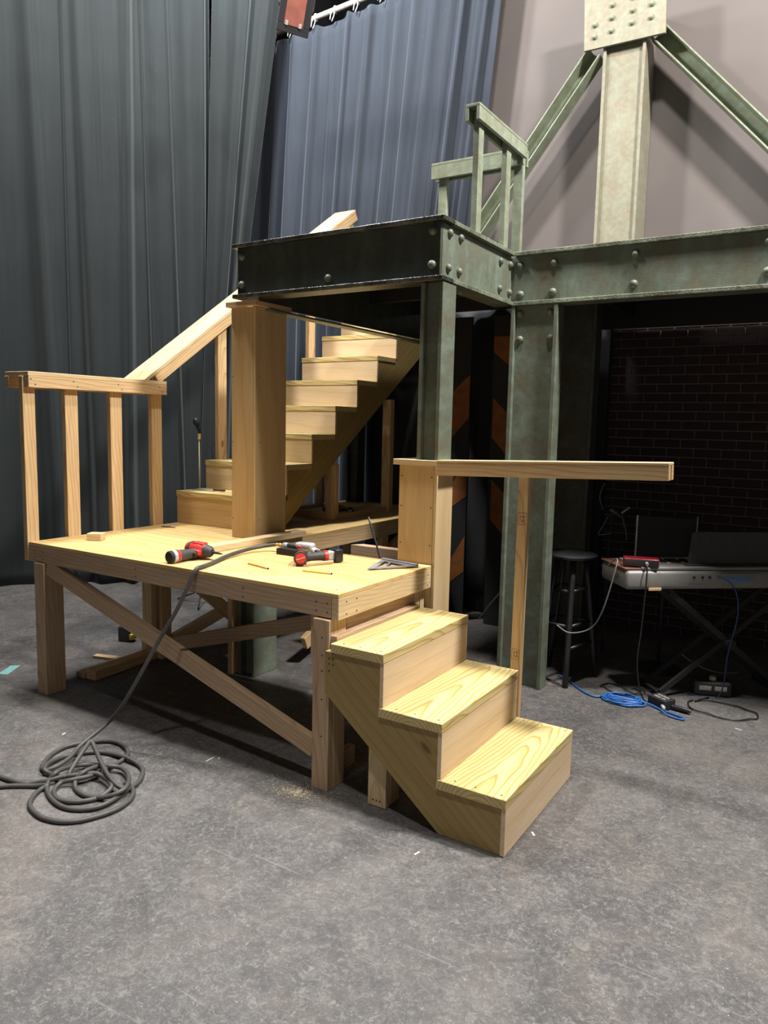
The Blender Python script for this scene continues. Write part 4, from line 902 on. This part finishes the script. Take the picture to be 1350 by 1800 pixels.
# clip lamp / mic arm in the gloom left of the screen
ca = thing('clip_lamp', 'small dark clip lamp with dangling pale wires near the brick wall', 'lamp', (.42, 2.7, 1.0))
rbox('head', (.46, 2.72, 1.04), (.8, .3, -.5), (0, 0, 1), (.13, .05, .035), 'black_satin', ca, .01); rbox('switch', (.52, 2.70, 1.07), (.7, .2, .6), (0, 0, 1), (.07, .018, .014), 'cast', ca, .003)
tube('wire', [(.36, 2.72, 1.25), (.33, 2.72, 1.15), (.36, 2.72, 1.06)], .004, 'pale_cable', ca, 6, 5); tube('wire', [(.40, 2.72, 1.02), (.36, 2.71, .93), (.34, 2.71, .88), (.43, 2.71, .90)], .004, 'pale_cable', ca, 6, 5); tube('wire', [(.50, 2.70, 1.02), (.53, 2.70, .93), (.54, 2.70, .86)], .004, 'pale_cable', ca, 6, 5)
tube('gooseneck', [(.40, 2.75, 0.02), (.40, 2.75, .6), (.42, 2.74, .95), (.45, 2.73, 1.03)], .008, 'black', ca, 8, 5)
# hazard-striped boards standing in the dark
def hazard(name, label, x0, x1, y, polys, z1=2.5):
    t = thing(name, label, 'panel', ((x0+x1)/2, y, 0), 'hazard boards behind the columns')
    box('board', x0, x1, y, y+.02, .002, z1, 'black', t, 'z')
    for pl in polys: prism('orange_stripe', pl, 'y', y-.003, y-.0003, 'orange', t)
hazard('hazard_board', 'black board with orange slanted stripes behind the narrow column', -1.02, -.845, 3.0, [[(-1.01, 1.90), (-.85, 2.04), (-.85, 1.69), (-1.01, 1.52)], [(-1.01, 1.10), (-.85, 1.36), (-.85, 1.05), (-1.01, .93)], [(-1.01, .45), (-.85, .72), (-.85, .42), (-1.01, .28)]])
hazard('hazard_board', 'black board with orange slanted stripes hidden behind the wide column', -.655, -.40, 3.0, [[(-.65, 2.335), (-.41, 2.335), (-.41, 2.02), (-.65, 2.215)], [(-.64, 1.855), (-.41, 1.63), (-.41, 1.30), (-.64, 1.54)], [(-.63, 1.20), (-.41, 1.0), (-.41, .65), (-.63, .88)]])
rod = tube('metal_rod', [(-.80, 1.45, 1.03), (-.72, 1.55, .62), (-.66, 1.62, .25), (-.60, 1.66, .004)], .0065, 'rod_grey', None, 8, 4); tag(rod, 'thin grey metal rod leaning behind the platform', 'rod')
tri = prism('plywood_offcut', [(-1.05, 1.62), (-.55, 1.62), (-.60, 1.70), (-1.0, 1.70)], 'z', .002, .80, 'pine_dull'); tri.rotation_euler = (0, 0, 0); tag(tri, 'plywood sheet standing in the dark behind the platform', 'plywood')
# crumpled cables and cloth in the dark gap behind the lower stairs
for i, (nm, lab, pts, mt) in enumerate((('red_cable', 'thin red cable in the dark gap behind the lower stairs', [(-.10, 1.75, .05), (-.0, 1.72, .12), (.0, 1.68, .10), (.02, 1.60, .03)], 'red'), ('grey_cable', 'pale grey cable rising in the dark gap behind stairs', [(-.2, 1.9, .35), (-.12, 1.88, .46), (-.02, 1.86, .58)], 'pale_cable'), ('orange_cable', 'orange plug lead in the dark gap behind lower stairs', [(-.16, 1.75, .06), (-.12, 1.72, .10), (-.08, 1.74, .05)], 'pencil_orange'))):
    tag(tube(nm, pts, .005, mt, None, 6, 5), lab, 'cable')
gd2 = thing('yellow_drill', 'yellow and black cordless drill in shade on the rear platform', 'power tool', (-1.58, 2.3, H))
lathe('body', [(0, .02), (.03, .034), (.12, .036), (.15, .025)], (-1.68, 2.22, H+.045), (.6, .5, 0), 'yellow', gd2, 14); lathe('chuck', [(0, .012), (.05, .022), (.06, .02)], (-1.72, 2.19, H+.045), (.6, .5, 0), 'black', gd2, 12)
rbox('handle', (-1.57, 2.34, H+.035), (.3, -.9, 0), (0, 0, 1), (.10, .04, .04), 'black', gd2, .01); rbox('battery', (-1.53, 2.27, H+.03), (.3, -.9, 0), (0, 0, 1), (.05, .09, .055), 'black_satin', gd2, .006)

# ------------------------------------------------------------------ screws and lumber stamps
sm_ = bmesh.new(); bmesh.ops.create_circle(sm_, cap_ends=True, segments=8, radius=.0042); bmesh.ops.translate(sm_, verts=sm_.verts, vec=(0, 0, .0006)); SCW = bm_mesh(sm_, 'screw')
def screw(p, nrm, par):
    o = new_obj('screw', SCW, 'grip', None, p); o.rotation_euler = Vector(nrm).to_track_quat('Z', 'Y').to_euler(); attach(o, par)
for y in (.032, .31, .636, .97):
    for dz, dy in ((.018, .015), (.048, -.012)): screw((-2.1895, y+dy, 1.795+dz), (1, 0, 0), gr)
for y in (.06, .14, .70, .80): 
    for z in (.80, .855): screw((.0003, y, z), (1, 0, 0), pf)
for x in (-.06, -.12, -2.18, -2.1, -1.3, -.55):
    for z in (.81, .85): screw((x, -.0003, z), (0, -1, 0), pf)
for z in (.70, .62, .55, .42, .25): screw((-.07, -.0203, z), (0, -1, 0), pf)
for x in (.20, .217, .235): screw((x, -.0053, .03), (0, -1, 0), ls)
for i in range(3):
    for x in (TX[i]-.03, TX[i+1]+.05 if i < 2 else .05, (TX[i]+TX[i+1])/2):
        for y in (S0+.03, S1-.03): screw((x, y, TZ[i]+.0002), (0, 0, 1), ls)
for x in (.008, -.012):
    for z in (.60, .625, .65 if x > 0 else .57): screw((x, S0+.0097, z), (0, -1, 0), ls)
for z in (1.02, 1.5, 1.9, 2.2): screw((-1.2717, .93, z), (1, 0, 0), p1); screw((-1.455, .8917, z), (0, -1, 0), p1)
for x in (-.200, -.02):
    for z in (1.0, 1.2, 1.36): screw((x, .8497, z), (0, -1, 0), p2)
for q in ((-2.0, .3), (-2.0, .7), (-1.4, .12), (-1.2, .5), (-.6, .1), (-.6, .72), (-.06, .07), (-.06, .77), (-.3, .42)): screw((q[0], q[1], H+.0002), (0, 0, 1), pf)
def stamp(c, w_, h_, par):
    bm = bmesh.new(); t_ = .0012
    for sx2, sz2, cx, cz in ((w_, t_, 0, h_/2), (w_, t_, 0, -h_/2), (t_, h_, w_/2, 0), (t_, h_, -w_/2, 0), (t_*2, h_*.6, -w_*.2, 0), (w_*.4, t_*2, w_*.12, h_*.2), (w_*.4, t_*2, w_*.12, -h_*.2), (t_*2, h_*.6, w_*.2, 0)): bm_box(bm, sx2, .0004, sz2, (cx, 0, cz))
    o = new_obj('lumber_stamp', bm_mesh(bm, 'lumber_stamp'), 'ink', None, c); attach(o, par)
stamp(Vector((.525, .7447, 1.20)), .040, .055, hr); stamp(Vector((.523, .7447, .54)), .036, .05, hr)
